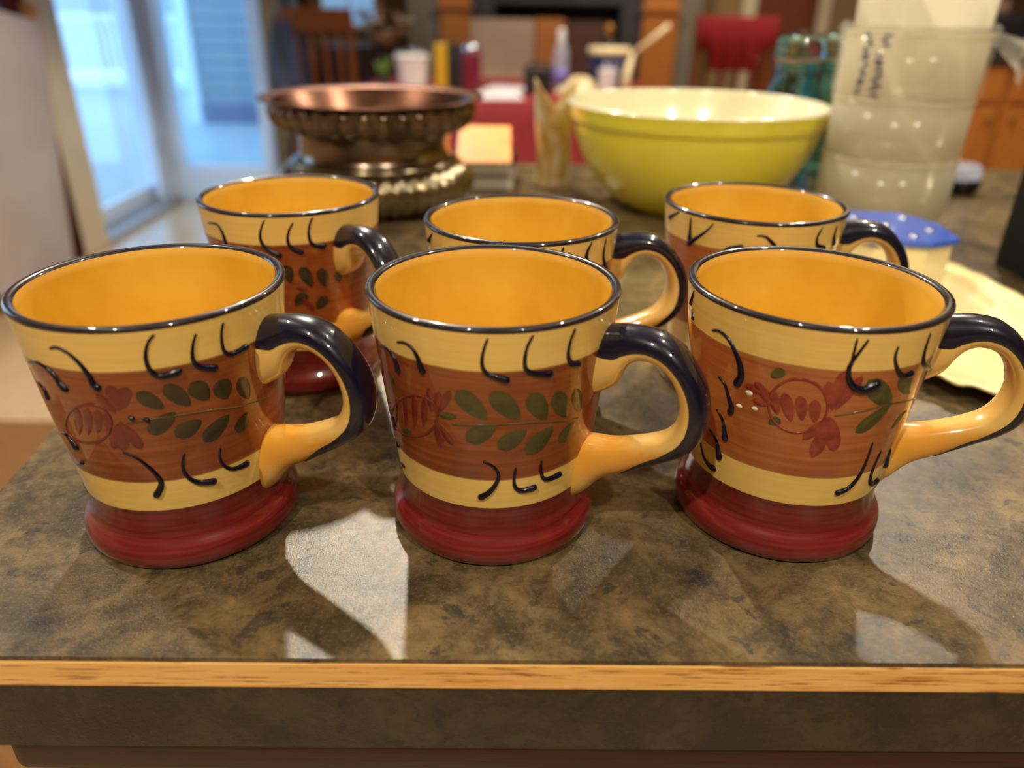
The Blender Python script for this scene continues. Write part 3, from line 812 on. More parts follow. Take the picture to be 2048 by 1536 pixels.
# notepads
np1 = thing('notepad', 'white notepad lying under the orange notepad', 'notepad', (-.036, .975, CZ), math.radians(-2))
box('pages', (-.031, .033, -.045, .050, .001, .015), mat('notepad_pages', (216, 208, 190), .8, col2=(196, 188, 172), scale=1, stretch=(1, 1, 900)), np1, bev=.0008)
box('cover', (-.032, .034, -.046, .051, .015, .0165), mat('grey_cover', (120, 114, 104), .6), np1)
wed = box('dark_tin', (-.068, .0, 1.000, 1.023, CZ + .0168, CZ + .0335), mat('dark_tin_box', (44, 42, 44), .4), bev=.003, seg=3)
tag(wed, 'small dark tin propping up the orange notepad', 'tin')
np2 = thing('notepad', 'orange covered notepad tilted up beside the planter', 'notepad', (-.039, .929, CZ + .0170), math.radians(-3))
np2.rotation_euler = (math.radians(15), 0, math.radians(1))
box('pages', (-.031, .033, .001, .106, .0005, .0155), mat('notepad_page_edges', (222, 212, 190), .8, col2=(200, 190, 168), scale=1, stretch=(1, 1, 900)), np2, bev=.0008)
box('cover', (-.032, .034, 0, .107, .0155, .0175), mat('orange_card_cover', (232, 150, 42), .5, col2=(224, 138, 34), scale=60), np2, bev=.0006)
box('spine', (-.0335, -.031, 0, .107, 0, .0175), M['black_cover'], np2, bev=.0005)

# gold vase with a pulled, two-peaked mouth
gv = NT('gold_art_glass')
v = gv.coords((1, 1, .5))
gv.set(Base_Color=gv.ramp(gv.noise(v, 45, 5, .6, .8), [(.35, (168, 132, 66)), (.5, (206, 172, 96)), (.62, (222, 212, 188))]), Roughness=.25, Metallic=.35, Coat_Weight=.5)
vase = thing('vase', 'gold art glass vase with a notched two peaked mouth', 'vase', (.046, .958, CZ))
def vw(p, a):
    x, y_, z = p
    k = max(0, (z - .05) / .073)
    lift = (abs(math.cos(a)) - .62) * .052 * k ** 3
    q = 1 + .05 * math.sin(3 * a + z * 60)
    return (x * q * (1 + .12 * k * abs(math.cos(a))), y_ * q * (1 - .25 * k), z + lift)
lathe('vase_body', smoothpts([(.0005, .0008), (.020, .0008), (.0235, .003), (.0222, .02), (.0205, .045), (.0212, .075), (.0222, .1), (.0235, .112), (.0222, .1118), (.0205, .098), (.019, .07), (.0185, .04), (.0195, .012), (.0005, .008)], 3), gv.m, vase, 48, warp=vw)

# teal jars with glass lids
jm = NT('teal_jar_glass')
jm.set(Base_Color=(.46, .90, .95, 1), Roughness=.02, Transmission_Weight=1.0, IOR=1.45)
gk = mat('rubber_gasket', (176, 122, 88), .6)
def jar(label, xy):
    t = thing('glass_jar', label, 'jar', (xy[0], xy[1], CZ), 0, 'teal clamp lid jars')
    o_ = smoothpts([(.0005, .001), (.030, .001), (.034, .005), (.0345, .02), (.0345, .09), (.034, .105), (.0305, .117), (.0262, .126), (.0258, .136), (.0278, .140), (.0278, .146)], 3)
    i_ = smoothpts([(.0250, .146), (.0232, .136), (.0236, .126), (.0275, .116), (.0312, .104), (.0318, .09), (.0318, .02), (.029, .006), (.0005, .005)], 3)
    lathe('jar_body', o_ + i_, jm.m, t, 48)
    lathe('gasket', [(.0225, .1464), (.0285, .1464), (.0290, .1478), (.0285, .1492), (.0225, .1492)], gk, t, 48, close=True)
    lathe('glass_lid', smoothpts([(.0005, .1500), (.0280, .1500), (.0292, .153), (.0288, .160), (.0262, .168), (.022, .1735), (.0005, .1755)], 3), jm.m, t, 48)
    tube('wire_bail', smoothpts([(-.0292, 0, .128), (-.0335, 0, .145), (-.0325, 0, .160), (-.026, 0, .172), (0, 0, .1782), (.026, 0, .172), (.0325, 0, .160), (.0335, 0, .145), (.0292, 0, .128)], 5), .0008, M['steel'], t)
    lathe('wire_collar', [(.0266, .1305), (.0284, .1305), (.0284, .1325), (.0266, .1325)], M['steel'], t, 48, close=True)
    return t
jar('nearer teal glass jar with clamp lid beside the yellow bowl', (.343, 1.000))
jar('farther teal glass jar with clamp lid partly hidden by the plastic tubs', (.404, 1.050))

# stack of wrapped plastic tubs
pl = film('milky_tub_plastic', (.97, .95, .90, 1), (236, 230, 208), .45, .15)
pl2 = film('milky_tub_plastic_upper', (.97, .95, .90, 1), (240, 234, 214), .48, .15)
TX, TY = .362, .757
zs = [0, .026, .081, .133, .188]
words_ = ['bottom shallow', 'second lowest', 'third', 'fourth']
for i in range(4):
    z0, z1 = zs[i], zs[i + 1]
    t = thing('plastic_tub', '%s milky plastic tub of the wrapped column beside the bowl' % words_[i], 'tub', (TX, TY, CZ + z0), 0, 'stacked plastic tubs')
    hgt = z1 - z0 - .0008
    rb, rt = .0604, .0616
    lathe('tub_wall', [(.0005, .0006), (rb - .002, .0006), (rb, .003), (rt - .001, hgt - .004), (rt - .0024, hgt - .004), (rb - .0014, .004), (.0005, .002)], pl, t, 64)
    lathe('tub_rim', [(rt - .0024, hgt - .004), (rt - .001, hgt - .004), (rt + .0002, hgt - .0028), (rt + .0002, hgt - .0005), (rt - .001, hgt), (rt - .0024, hgt - .0008)], pl, t, 64, close=True)
t = thing('plastic_tub', 'topmost milky plastic tub rising out of the picture', 'tub', (TX + .002, TY, CZ + .1885), 0, 'stacked plastic tubs')
lathe('tub_wall', [(.0005, .0006), (.0545, .0006), (.0562, .003), (.059, .075), (.0576, .075), (.0548, .004), (.0005, .002)], pl2, t, 64)
lathe('tub_rim', [(.0576, .075), (.059, .075), (.0604, .0762), (.0604, .0785), (.059, .079), (.0576, .078)], pl2, t, 64, close=True)
wf = film('clear_wrap_film', (.99, .98, .95, 1), (240, 236, 226), .16, .08)
wr = thing('plastic_wrap', 'crumpled clear wrap around the upper tubs with a twisted tail', 'plastic wrap', (TX, TY, CZ + .1335))
def crumple(p, a):
    x, y_, z = p
    q = 1 + .006 * math.sin(9 * a + z * 140) + .012 * math.sin(23 * a - z * 300) * math.sin(11 * a + 2) * (z > .03)
    return (x * q, y_ * q, z + .002 * math.sin(7 * a))
lathe('film', [(.0640, .001), (.0638, .012), (.0640, .024), (.0642, .036), (.0646, .045), (.0655, .052), (.066, .0555), (.063, .059), (.0600, .060)], wf, wr, 120, warp=crumple)
rnd = random.Random(3)
tail = smoothpts([(.060, -.012, .050), (.070, -.014, .046), (.080, -.016, .040), (.090, -.017, .034), (.094, -.017, .028)], 5)
V, F = [], []
for i, p in enumerate(tail):
    u = i / (len(tail) - 1)
    rr = .004 + .010 * u
    for j in range(20):
        a = 2 * PI * j / 20
        q = rr * (1 + .35 * (1 if j % 2 else -1) * u)
        V.append((p[0] + rnd.uniform(-1, 1) * .0012, p[1] + q * .6 * math.cos(a), p[2] + q * math.sin(a)))
for i in range(len(tail) - 1):
    for j in range(20):
        F.append((i * 20 + j, i * 20 + (j + 1) % 20, (i + 1) * 20 + (j + 1) % 20, (i + 1) * 20 + j))
pydata('twisted_tail', V, F, wf, wr)
# smudged two-column purple print running down the wrap (not legible in the photograph)
ink = mat('purple_ink', (66, 58, 92), .5)
V, F = [], []
for i in range(13):
    for cidx in range(2):
        if rnd.random() < .12:
            continue
        z0 = .003 + i * .0040 + rnd.uniform(-.0006, .0006)
        a0 = math.radians(-150 + cidx * 13 + rnd.uniform(-2, 2))
        hw, hh = math.radians(rnd.uniform(2.6, 4.4)), rnd.uniform(.0011, .0020)
        b0 = len(V)
        for da, dz in ((-hw, -hh * .4), (hw * .6, -hh), (hw, hh * .5), (-hw * .5, hh)):
            V.append((.0652 * math.cos(a0 + da), .0652 * math.sin(a0 + da), z0 + dz))
        F.append((b0, b0 + 1, b0 + 2, b0 + 3))
pydata('printed_lettering', V, F, ink, wr)

# cream platter, blue-lidded dish, odds and ends on the right
cr = mat('cream_stoneware', (240, 226, 168), .25, col2=(232, 214, 150), scale=12, coat=.5)
pt_ = thing('platter', 'cream serving platter with a scalloped rope edge', 'platter', (.306, .528, CZ))
V, F = [], []
seg = 160
rings = [(0.0, .0035), (.55, .0035), (.72, .004), (.78, .0065), (.84, .0105), (.90, .0115), (.965, .0122), (1.0, .0128), (.995, .0108), (.9, .0085), (.78, .003), (.70, .0005), (0.0, .0005)]
for q, z in rings:
    for j in range(seg):
        a = 2 * PI * j / seg
        e = 2 / 2.7
        cx, sy = math.cos(a), math.sin(a)
        sc = 1 + (.018 * math.sin(26 * a) if q > .93 else 0)
        zz = z + (.0009 * math.sin(80 * a) if .83 < q < .91 else 0)
        V.append((.078 * q * sc * math.copysign(abs(cx) ** e, cx), .150 * q * sc * math.copysign(abs(sy) ** e, sy), zz))
for i in range(len(rings) - 1):
    for j in range(seg):
        F.append((i * seg + j, i * seg + (j + 1) % seg, (i + 1) * seg + (j + 1) % seg, (i + 1) * seg + j))
pydata('platter_body', V, F, cr, pt_, True)
ld = thing('lidded_dish', 'cream dish with a blue octagonal lid dotted with silver studs', 'dish', (.308, .616, CZ + .0036))
hexp = [(-.047, -.014), (-.030, -.044), (.012, -.050), (.040, -.036), (.045, .006), (.030, .044), (-.012, .050), (-.044, .030)]
prism('dish_body', [(x * .92, y_ * .92) for x, y_ in hexp], 0, .0375, mat('cream_dish_glaze', (236, 220, 172), .25, coat=.5), ld, bev=.002)
lid = prism('lid', hexp, .0378, .0425, mat('cobalt_blue_lid', (58, 92, 190), .3, coat=.3), ld, bev=.0015)
for x, y_ in ((-.026, -.022), (.004, -.034), (.026, -.014), (-.004, -.002), (.022, .024), (-.02, .022)):
    lathe('stud', [(.0036, .0424), (.0034, .0434), (.0024, .0442), (.0004, .0445)], M['silver'], lid, 16, loc=(x, y_, 0))
tg = prism('glass_block', [(.357, .668), (.373, .660), (.379, .672), (.363, .680)], CZ + .0002, CZ + .036, mat('teal_glass_block', (84, 124, 122), .15, coat=.5), bev=.001)
tag(tg, 'small teal glass block behind the blue lidded dish', 'glass block')
bc = thing('black_caddy', 'black upright caddy cut off by the right edge of the picture', 'caddy', (.493, .620, CZ))
box('caddy_wall', [(-.058, .058, -.045, .045, .0005, .006), (-.058, -.052, -.045, .045, .006, .11), (.052, .058, -.045, .045, .006, .11), (-.052, .052, -.045, -.039, .006, .11), (-.052, .052, .039, .045, .006, .11)], M['black'], bc, bev=.0015)
vt = thing('votive_holder', 'little black and clear glass votive holder alone on the counter', 'candle holder', (.552, .955, CZ))
lathe('black_base', smoothpts([(.0005, .0005), (.016, .0005), (.021, .004), (.0225, .011), (.0215, .018), (.0005, .0185)], 3), M['black_gloss'], vt, 32)
lathe('glass_cup', smoothpts([(.0215, .0182), (.0222, .024), (.021, .031), (.017, .0355), (.015, .0345), (.0185, .030), (.0195, .024), (.019, .0195)], 3), M['clear'], vt, 32)

# ------------------------------------------------------------------ left side of the room
pn = box('display_board', (-.0375, .0375, -.84, 0, 0.0, 1.035), M['grey_panel'], bev=.012, seg=3)
pn.location = (-1.970, 3.19, .001)
pn.rotation_euler = (math.radians(-10.5), 0, 0)
tag(pn, 'large grey beige board propped at a tilt against the left wall', 'board')
tb = box('plank', (-.0275, .0275, -.03, .012, 0.0, 1.10), M['tan_board'], bev=.004)
tb.location = (-1.985, 3.226, .0040)
tb.rotation_euler = (math.radians(-10.5), 0, 0)
tag(tb, 'narrow tan plank between the grey board and the curtain', 'plank')
pp = box('poster_board', (-2.048, -2.034, 2.3, 3.31, .98, 1.6), M['purple'], bev=.002)
tag(pp, 'purple board above the grey board on the left wall', 'board')
V, F = [], []
for i in range(29):
    yy = 3.32 + .145 * i / 28
    xx = -2.028 + .008 * math.sin(i * 1.35)
    V += [(xx, yy, .02), (xx, yy, 2.15), (xx - .006, yy, 2.15), (xx - .006, yy, .02)]
for i in range(28):
    for j in range(4):
        F.append((i * 4 + j, i * 4 + (j + 1) % 4, (i + 1) * 4 + (j + 1) % 4, (i + 1) * 4 + j))
cu = pydata('curtain', V, F, M['maroon_cloth'], None, True)
tag(cu, 'dark maroon curtain hanging beside the cream door post', 'curtain')
rg = box('rug', (-1.9, -0.30, 0.30, 1.905, 0.0005, 0.012), M['rug'], bev=.004)
tag(rg, 'brown rug on the floor left of the counter', 'rug')

# ------------------------------------------------------------------ dining room
TZ = 0.75
tb = thing('dining_table', 'dining table hidden under the red cloth', 'table', (-.03, 3.82, 0))
box('tabletop', (-.68, .68, -.48, .48, .72, TZ - .004), M['chair_wood'], tb, bev=.004)
for sx in (-1, 1):
    for sy in (-1, 1):
        box('leg', (sx * .6 - .03, sx * .6 + .03, sy * .4 - .03, sy * .4 + .03, 0, .72), M['chair_wood'], tb, bev=.004)
V, F = [], []
loop = []
hx, hy = .70, .50
N = 240
for i in range(N):
    a = 2 * PI * i / N
    e = .16
    loop.append((math.copysign(abs(math.cos(a)) ** e, math.cos(a)), math.copysign(abs(math.sin(a)) ** e, math.sin(a)), a))
for lv, z, k in ((0, TZ, .0), (1, TZ, .985), (2, TZ - .006, 1.0), (3, TZ - .08, 1.008), (4, .52, 1.02), (5, .30, 1.035)):
    for cx, sy, a in loop:
        f_ = (.012 * math.sin(38 * a) + .009 * math.sin(17 * a + 1)) * max(0, lv - 2) / 3
        V.append((cx * hx * k * (1 + f_), sy * hy * k * (1 + f_), z))
for i in range(5):
    for j in range(N):
        F.append((i * N + j, i * N + (j + 1) % N, (i + 1) * N + (j + 1) % N, (i + 1) * N + j))
tc_ = pydata('tablecloth', V, F, M['red_cloth'], None, True)
tc_.location = (-.03, 3.82, 0)
tag(tc_, 'red cloth draped over the dining table', 'tablecloth')

def sheet(label, x, y_, rz, w_=.19, h_=.26, z=TZ + .0015):
    o = box('paper_sheet', (-w_ / 2, w_ / 2, -h_ / 2, h_ / 2, 0, .0012), M['paper'])
    o.location = (x, y_, z)
    o.rotation_euler = (0, 0, rz)
    return tag(o, label, 'paper', 'papers on the red table')
sheet('white paper sheet nearest the front edge of the red table', -.075, 3.50, .1)
sheet('white paper sheet lying behind the front sheet on the red table', -.05, 3.79, -.25)
bg_ = thing('camera_bag', 'small black bag on the red table behind the gold vase', 'bag', (.095, 3.62, TZ))
box('bag_body', (-.062, .062, -.04, .04, .0012, .10), M['black'], bg_, bev=.018, seg=4)
box('bag_flap', (-.064, .064, -.046, .03, .07, .108), M['black'], bg_, bev=.012, seg=4)
tube('strap', smoothpts([(-.06, 0, .08), (-.05, .0, .115), (0, .0, .125), (.05, 0, .115), (.06, 0, .08)], 5), .006, M['black'], bg_)
bt = thing('spray_bottle', 'clear plastic bottle with a lilac label on the red table', 'bottle', (.20, 3.75, TZ))
lathe('bottle_body', smoothpts([(.0005, .0012), (.030, .0012), (.034, .006), (.034, .15), (.028, .185), (.014, .205), (.013, .212)], 3), M['clear'], bt, 32)
lathe('label', [(.0343, .03), (.0347, .03), (.0347, .10), (.0343, .10)], M['lilac'], bt, 32, close=True)
lathe('cap', smoothpts([(.0135, .205), (.016, .206), (.016, .245), (.012, .262), (.0005, .264)], 3), M['white_plastic'], bt, 24)
tu = thing('food_tub', 'navy tub with a cream lid on the red table', 'tub', (.425, 3.80, TZ))
lathe('tub_body', [(.0005, .0012), (.078, .0012), (.082, .005), (.094, .165), (.0005, .165)], M['navy_tub'], tu, 48)
lathe('lid', [(.0945, .158), (.099, .158), (.100, .178), (.096, .186), (.0005, .187)], M['cream'], tu, 48)
sp = thing('wooden_spatula', 'pale wooden spatula propped against the navy tub', 'spatula', (.0, .0, 0))
tube('handle', [(.525, 3.74, TZ + .165), (.60, 3.72, TZ + .225), (.67, 3.70, TZ + .285)], [.010, .011, .012], M['cream'], sp, 10)
tube('blade', [(.525, 3.74, TZ + .165), (.50, 3.70, TZ + .09), (.49, 3.68, TZ + .006)], [.010, .018, .022], M['cream'], sp, 10)
cp = thing('white_cup', 'white plastic cup in front of the navy tub', 'cup', (.40, 3.58, TZ))
lathe('cup_wall', smoothpts([(.0005, .0012), (.030, .0012), (.033, .004), (.042, .10), (.0435, .102), (.041, .1), (.032, .008), (.0005, .006)], 2), M['white_plastic'], cp, 32)
cn = thing('maroon_canister', 'slim maroon canister with a shiny cap on the red table', 'canister', (-.205, 3.68, TZ))
lathe('canister_body', smoothpts([(.0005, .0012), (.040, .0012), (.043, .004), (.043, .160), (.040, .166)], 2), M['maroon_can'], cn, 32)
lathe('cap', smoothpts([(.036, .164), (.038, .172), (.034, .19), (.02, .199), (.0005, .2)], 3), M['silver'], cn, 32)
yb = thing('yellow_book', 'yellow book standing on the red table', 'book', (-.345, 3.78, TZ))
box('cover', [(-.026, -.022, -.07, .07, .0012, .195), (.022, .026, -.07, .07, .0012, .195), (-.026, .026, -.074, -.07, .0012, .195)], M['yellow_cover'], yb, bev=.001)
box('pages', (-.022, .022, -.07, .065, .004, .19), M['paper'], yb)
kb = thing('black_binder', 'black binder standing beside the yellow book', 'binder', (-.262, 3.86, TZ))
box('cover', [(-.05, -.046, -.1, .1, .0012, .20), (.046, .05, -.1, .1, .0012, .17), (-.05, .05, -.104, -.1, .0012, .19)], M['black_cover'], kb, bev=.001)
box('pages', (-.046, .046, -.1, .095, .004, .165), M['paper'], kb)
bk = thing('white_bucket', 'small white bucket on the red table behind the planter', 'bucket', (-.475, 3.72, TZ))
lathe('bucket_wall', smoothpts([(.0005, .0012), (.058, .0012), (.062, .005), (.076, .135), (.08, .138), (.078, .142), (.072, .138), (.06, .01), (.0005, .008)], 2), M['white_plastic'], bk, 40)
tube('wire_handle', smoothpts([(-.078, 0, .132), (-.06, -.03, .16), (0, -.045, .172), (.06, -.03, .16), (.078, 0, .132)], 5), .002, M['silver'], bk)
gp = thing('seedling', 'small green seedling beside the white bucket', 'plant', (-.605, 3.70, TZ))
lathe('pot', [(.0005, .0012), (.020, .0012), (.026, .04), (.024, .04), (.0005, .036)], M['black'], gp, 24)
for i in range(9):
    a = i * 2.4
    tip = (.035 * math.cos(a), .035 * math.sin(a), .10 + .02 * (i % 3))
    tube('leaf', [(0, 0, .036), (tip[0] * .5, tip[1] * .5, .08), tip], [.002, .011, .001], M['green'], gp, 6)
cl = thing('crumpled_cloth', 'crumpled cream cloth behind the black bag', 'cloth', (.275, 3.62, TZ))
def clw(p, a):
    x, y_, z = p
    q = 1 + .12 * math.sin(5 * a) + .07 * math.sin(11 * a + 1)
    return (x * q, y_ * q * .8, z * (1 + .25 * math.sin(3 * a + 2)) + .0012)
lathe('cloth_heap', smoothpts([(.0005, .0), (.085, .0), (.09, .008), (.07, .035), (.045, .055), (.02, .06), (.0005, .062)], 3), M['cream'], cl, 60, warp=clw)
gb = thing('dark_bottle', 'black bottle with a gold cap at the back of the red table', 'bottle', (.455, 4.12, TZ))
lathe('bottle_body', smoothpts([(.0005, .0012), (.034, .0012), (.038, .006), (.038, .16), (.032, .19), (.015, .215), (.014, .23)], 3), M['black_gloss'], gb, 32)
lathe('cap', smoothpts([(.0145, .222), (.018, .223), (.019, .262), (.012, .275), (.0005, .276)], 3), mat('gold_cap', (206, 150, 60), .3, .8), gb, 24)

def chair(label, loc, rz, top=1.07, wd=.37):
    t = thing('dining_chair', label, 'chair', loc, rz, 'wooden dining chairs')
    h = wd / 2
    box('seat', (-h, h, -.02, .40, .43, .465), M['chair_wood'], t, bev=.008)
    for s in (-1, 1):
        tube('back_post', smoothpts([(s * (h - .02), 0, 0), (s * (h - .02), .005, .45), (s * (h - .015), -.02, .75), (s * (h - .012), -.06, top)], 6), .019, M['chair_wood'], t, 10)
        tube('front_leg', [(s * (h - .03), .37, 0), (s * (h - .03), .37, .43)], .019, M['chair_wood'], t, 10)
        tube('stretcher', [(s * (h - .03), .0, .2), (s * (h - .03), .37, .2)], .011, M['chair_wood'], t, 8)
    box('crest_rail', (-h, h, -.078, -.048, top - .10, top + .01), M['chair_wood'], t, bev=.008, seg=3)
    box('lower_rail', (-h + .02, h - .02, -.012, .012, .55, .59), M['chair_wood'], t, bev=.004)
    for i in range(4):
        x = -h + .075 + i * (wd - .15) / 3
        tube('slat', [(x, 0, .57), (x, -.025, .8), (x, -.058, top - .06)], .014, M['chair_wood'], t, 8)
    return t
chair('slat back wooden chair beside the glass patio panel', (-1.045, 4.36, 0), math.radians(6), 1.065, .37)
chair('wooden chair draped with a crimson cloth near the brown door', (1.12, 4.34, 0), 0, 1.045, .40)
jk = thing('jacket', 'dark blue jacket hung over the corner of the slat back chair', 'jacket', (-1.215, 4.33, 0))
V, F = [], []
P = smoothpts([(.085, .10, .50), (.085, .09, .74), (.075, .07, .94), (.055, .04, 1.05), (.03, 0, 1.085), (.035, -.05, 1.05), (.065, -.08, .94), (.085, -.095, .74), (.085, -.10, .50)], 3)
for i, (hw, yy, z) in enumerate(P):
    for j in range(13):
        u = -1 + 2 * j / 12
        V.append((u * hw + .01, yy + .012 * math.sin(6 * u + z * 9) * (1.1 - z) * 2, z))
for i in range(len(P) - 1):
    for j in range(12):
        F.append((i * 13 + j, i * 13 + j + 1, (i + 1) * 13 + j + 1, (i + 1) * 13 + j))
jo = pydata('jacket_body', V, F, M['jacket'], jk, True)
sd_ = jo.modifiers.new('thick', 'SOLIDIFY')
sd_.thickness = .014
V, F = [], []
P = [(-.075, .86), (-.075, 1.0), (-.070, 1.052), (-.062, 1.066), (-.044, 1.066), (-.036, 1.052), (-.030, 1.0), (-.026, .90)]
for yy, z in P:
    for j in range(25):
        u = -1 + 2 * j / 24
        f_ = .006 * math.sin(14 * u) * (1.07 - z) * 6
        x = u * .205
        zz = z if z > 1.0 else z - (.05 if abs(u) < .62 else (-.06 if yy < -.06 else 0)) * (1 if z < .95 else 0)
        V.append((x, yy - .018 * (1 if yy < -.055 else -1) + f_, zz))
for i in range(len(P) - 1):
    for j in range(24):
        F.append((i * 25 + j, i * 25 + j + 1, (i + 1) * 25 + j + 1, (i + 1) * 25 + j))
rc = pydata('red_throw', V, F, M['crimson'], None, True)
rc.location = (1.12, 4.34, 0)
sd_ = rc.modifiers.new('thick', 'SOLIDIFY')
sd_.thickness = .005
tag(rc, 'crimson cloth draped over the back of a wooden chair', 'cloth')

# sideboard with dried flowers
sb = thing('sideboard', 'dark sideboard under the dried flowers', 'sideboard', (-.925, 4.95, 0))
box('carcass', (-.24, .24, -.12, .3, .05, .84), M['dark_wood'], sb, bev=.004)
box('top', (-.25, .25, -.13, .32, .84, .87), M['dark_wood'], sb, bev=.004)
for s in (-1, 1):
    d = box('door', (s * .12 - .11, s * .12 + .11, -.135, -.12, .10, .80), M['dark_wood'], sb, bev=.004)
    lathe('knob', [(.0005, 0), (.012, 0), (.014, .01), (.0005, .016)], M['knob'], d, 16, loc=(s * .03, -.14, .5))
    for yy in (-.09, .27):
        box('foot', (s * .21 - .02, s * .21 + .02, yy - .02, yy + .02, 0, .05), M['dark_wood'], sb)
fa = thing('dried_flowers', 'dried flower arrangement in a low basket on the sideboard', 'flower arrangement', (-.80, 5.0, .8705))
lathe('basket', [(.0005, .001), (.07, .001), (.085, .01), (.10, .07), (.094, .07), (.08, .012), (.0005, .01)], M['tan_board'], fa, 32)
rf = random.Random(11)
for i in range(46):
    a, el = rf.uniform(0, 2 * PI), rf.uniform(.1, 1.4)
    rr = rf.uniform(.09, .19)
    p = (rr * math.cos(a) * math.cos(el) * 1.15, rr * math.sin(a) * math.cos(el) * .8, .05 + rr * math.sin(el))
    m_ = M[rf.choice(['petal_cream', 'petal_cream', 'petal_peach', 'petal_brown', 'petal_brown'])]
    r0 = rf.uniform(.014, .030)
    st_ = tube('stem', [(0, 0, .03), (p[0] * .6, p[1] * .6, p[2] * .6 + .02), p], .0018, M['petal_brown'], fa, 5)
    lathe('blossom', [(.0005, -r0 * .5), (r0 * .6, -r0 * .35), (r0, .1 * r0), (r0 * .75, r0 * .45), (r0 * .4, r0 * .3), (.0005, r0 * .2)], m_, fa, 20, flute=lambda k, a_: 1 + .22 * math.cos(6 * a_), loc=p)

# curtain at the bright window
V, F = [], []
for i in range(25):
    xx = -1.315 + .075 * i / 24
    yy = 5.235 + .008 * math.sin(i * 1.5)
    V += [(xx, yy, .90), (xx, yy, 2.2), (xx, yy + .004, 2.2), (xx, yy + .004, .90)]
for i in range(24):
    for j in range(4):
        F.append((i * 4 + j, i * 4 + (j + 1) % 4, (i + 1) * 4 + (j + 1) % 4, (i + 1) * 4 + j))
cu2 = pydata('curtain', V, F, mat('gold_curtain', (214, 172, 112), .8, bump=.2, bscale=300), None, True)
tag(cu2, 'narrow gold curtain left of the bright window', 'curtain')
pc = thing('wall_picture', 'small dark framed picture beside the glass patio panel', 'picture', (-1.325, 4.92, 1.09))
box('frame', (-.013, .012, -.09, .09, -.08, .14), M['black'], pc, bev=.004)
box('print', (.012, .014, -.07, .07, -.06, .12), M['brown_box'], pc)

# fireplace
fp = thing('fireplace', 'oak mantel fireplace with a dark slate surround', 'fireplace', (0, 5.0, 0))
for x0, x1 in ((-.465, -.285), (.745, .955)):
    c_ = box('oak_column', (x0, x1, 0, .29, 0, 1.32), M['oak_trim'], fp, bev=.006)
    box('column_cap', (x0 - .015, x1 + .015, -.025, .0, 1.075, 1.10), M['oak_trim'], c_, bev=.004)
box('slate_surround', [(-.285, -.14, .03, .29, 0, 1.32), (.62, .745, .03, .29, 0, 1.32), (-.14, .62, .03, .29, 1.105, 1.32)], M['slate'], fp, bev=.003)
box('firebox', [(-.14, .62, .25, .28, 0, 1.10), (-.14, -.13, .05, .25, 0, 1.10), (.61, .62, .05, .25, 0, 1.10)], M['black'], fp)
box('mantel_shelf', (-.52, 1.0, -.06, .29, 1.32, 1.38), M['oak_trim'], fp, bev=.008)
ch = thing('oak_chest', 'low oak chest in front of the fireplace', 'chest', (.14, 4.70, 0))
box('chest_body', (-.42, .42, -.14, .22, .02, .70), M['oak_trim'], ch, bev=.006)
box('chest_lid', (-.43, .43, -.15, .23, .70, .73), M['oak_trim'], ch, bev=.006)
def carton(label, x0, x1, y0, y1, h_, m_, kind='box'):
    t = thing('cardboard_box', label, kind, ((x0 + x1) / 2, (y0 + y1) / 2, .7305), 0, 'boxes on the oak chest')
    hx_, hy_ = (x1 - x0) / 2, (y1 - y0) / 2
    box('carton', (-hx_, hx_, -hy_, hy_, 0, h_), m_, t, bev=.003)
    box('flap', (-hx_, -.001, -hy_, hy_, h_, h_ + .004), m_, t)
    box('flap', (.001, hx_, -hy_, hy_, h_, h_ + .004), m_, t)
carton('wide beige cardboard box on the oak chest', -.262, .092, 4.60, 4.88, .292, M['beige_box'])
carton('narrow orange cardboard box between the beige and brown boxes', .100, .262, 4.60, 4.88, .298, M['orange_box'])
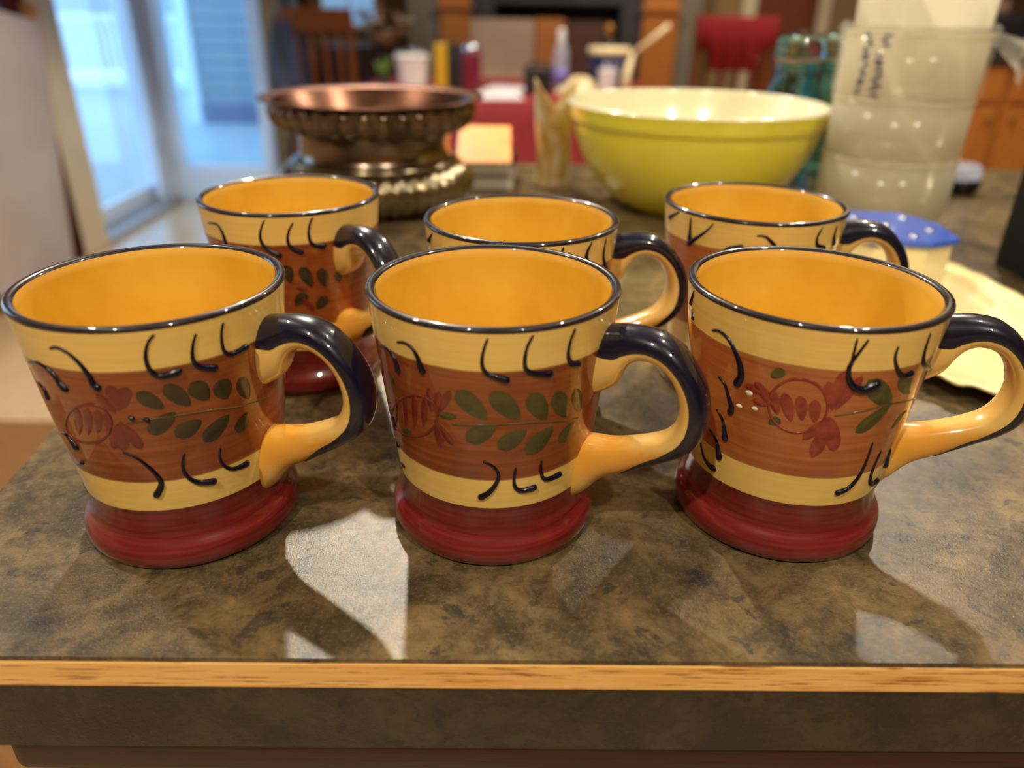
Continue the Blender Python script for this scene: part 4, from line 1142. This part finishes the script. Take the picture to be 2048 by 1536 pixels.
carton('dark brown box at the right end of the oak chest', .270, .535, 4.62, 4.88, .285, M['brown_box'])

# kitchen run on the right
def kitchen_unit(label, x0, x1, y0, side):
    t = thing('kitchen_cabinet', label, 'cabinet', ((x0 + x1) / 2, y0, 0), 0, 'oak kitchen cabinets')
    h_ = (x1 - x0) / 2
    box('carcass', (-h_, h_, 0, .58, .1, .872), M['oak_trim'], t, bev=.003)
    box('plinth', (-h_, h_, .05, .58, 0, .1), M['dark_wood'], t)
    dr = box('drawer', (-h_ + .02, h_ - .02, -.02, 0, .70, .855), M['oak_trim'], t, bev=.006)
    lathe('knob', [(.0005, -.001), (.012, 0), (.014, .012), (.0005, .018)], M['knob'], dr, 16, loc=(0, -.03, .77))
    do = box('door', (-h_ + .02, h_ - .02, -.02, 0, .13, .675), M['oak_trim'], t, bev=.006)
    box('raised_panel', (-h_ + .085, h_ - .085, -.028, -.019, .20, .605), M['oak_trim'], do, bev=.006)
    lathe('knob', [(.0005, -.001), (.012, 0), (.014, .012), (.0005, .018)], M['knob'], do, 16, loc=(side * (h_ - .06), -.03, .60))
kitchen_unit('oak kitchen cabinet with a drawer behind the plastic tubs', 1.98, 2.47, 4.10, 1)
kitchen_unit('oak kitchen cabinet at the far right behind the plastic tubs', 2.475, 3.1, 4.10, -1)
wt = box('worktop', (1.95, 3.85, 4.07, 4.70, .874, .914), M['dark_top'], bev=.004)
tag(wt, 'dark worktop along the oak kitchen cabinets', 'worktop')
ts = thing('toaster', 'dark toaster on the kitchen worktop at the right edge', 'toaster', (2.52, 4.40, .914))
box('shell', (-.15, .15, -.09, .09, .012, .19), M['steel'], ts, bev=.03, seg=4)
box('base', (-.14, .14, -.08, .08, 0.0005, .014), M['black'], ts)
box('slot', [(-.10, .10, -.045, -.02, .188, .1915), (-.10, .10, .02, .045, .188, .1915)], M['black'], ts)
mb = box('recipe_box', (2.30, 2.62, 4.52, 4.68, .9145, 1.16), M['mauve_box'], bev=.006)
tag(mb, 'mauve box behind the dark toaster', 'box')
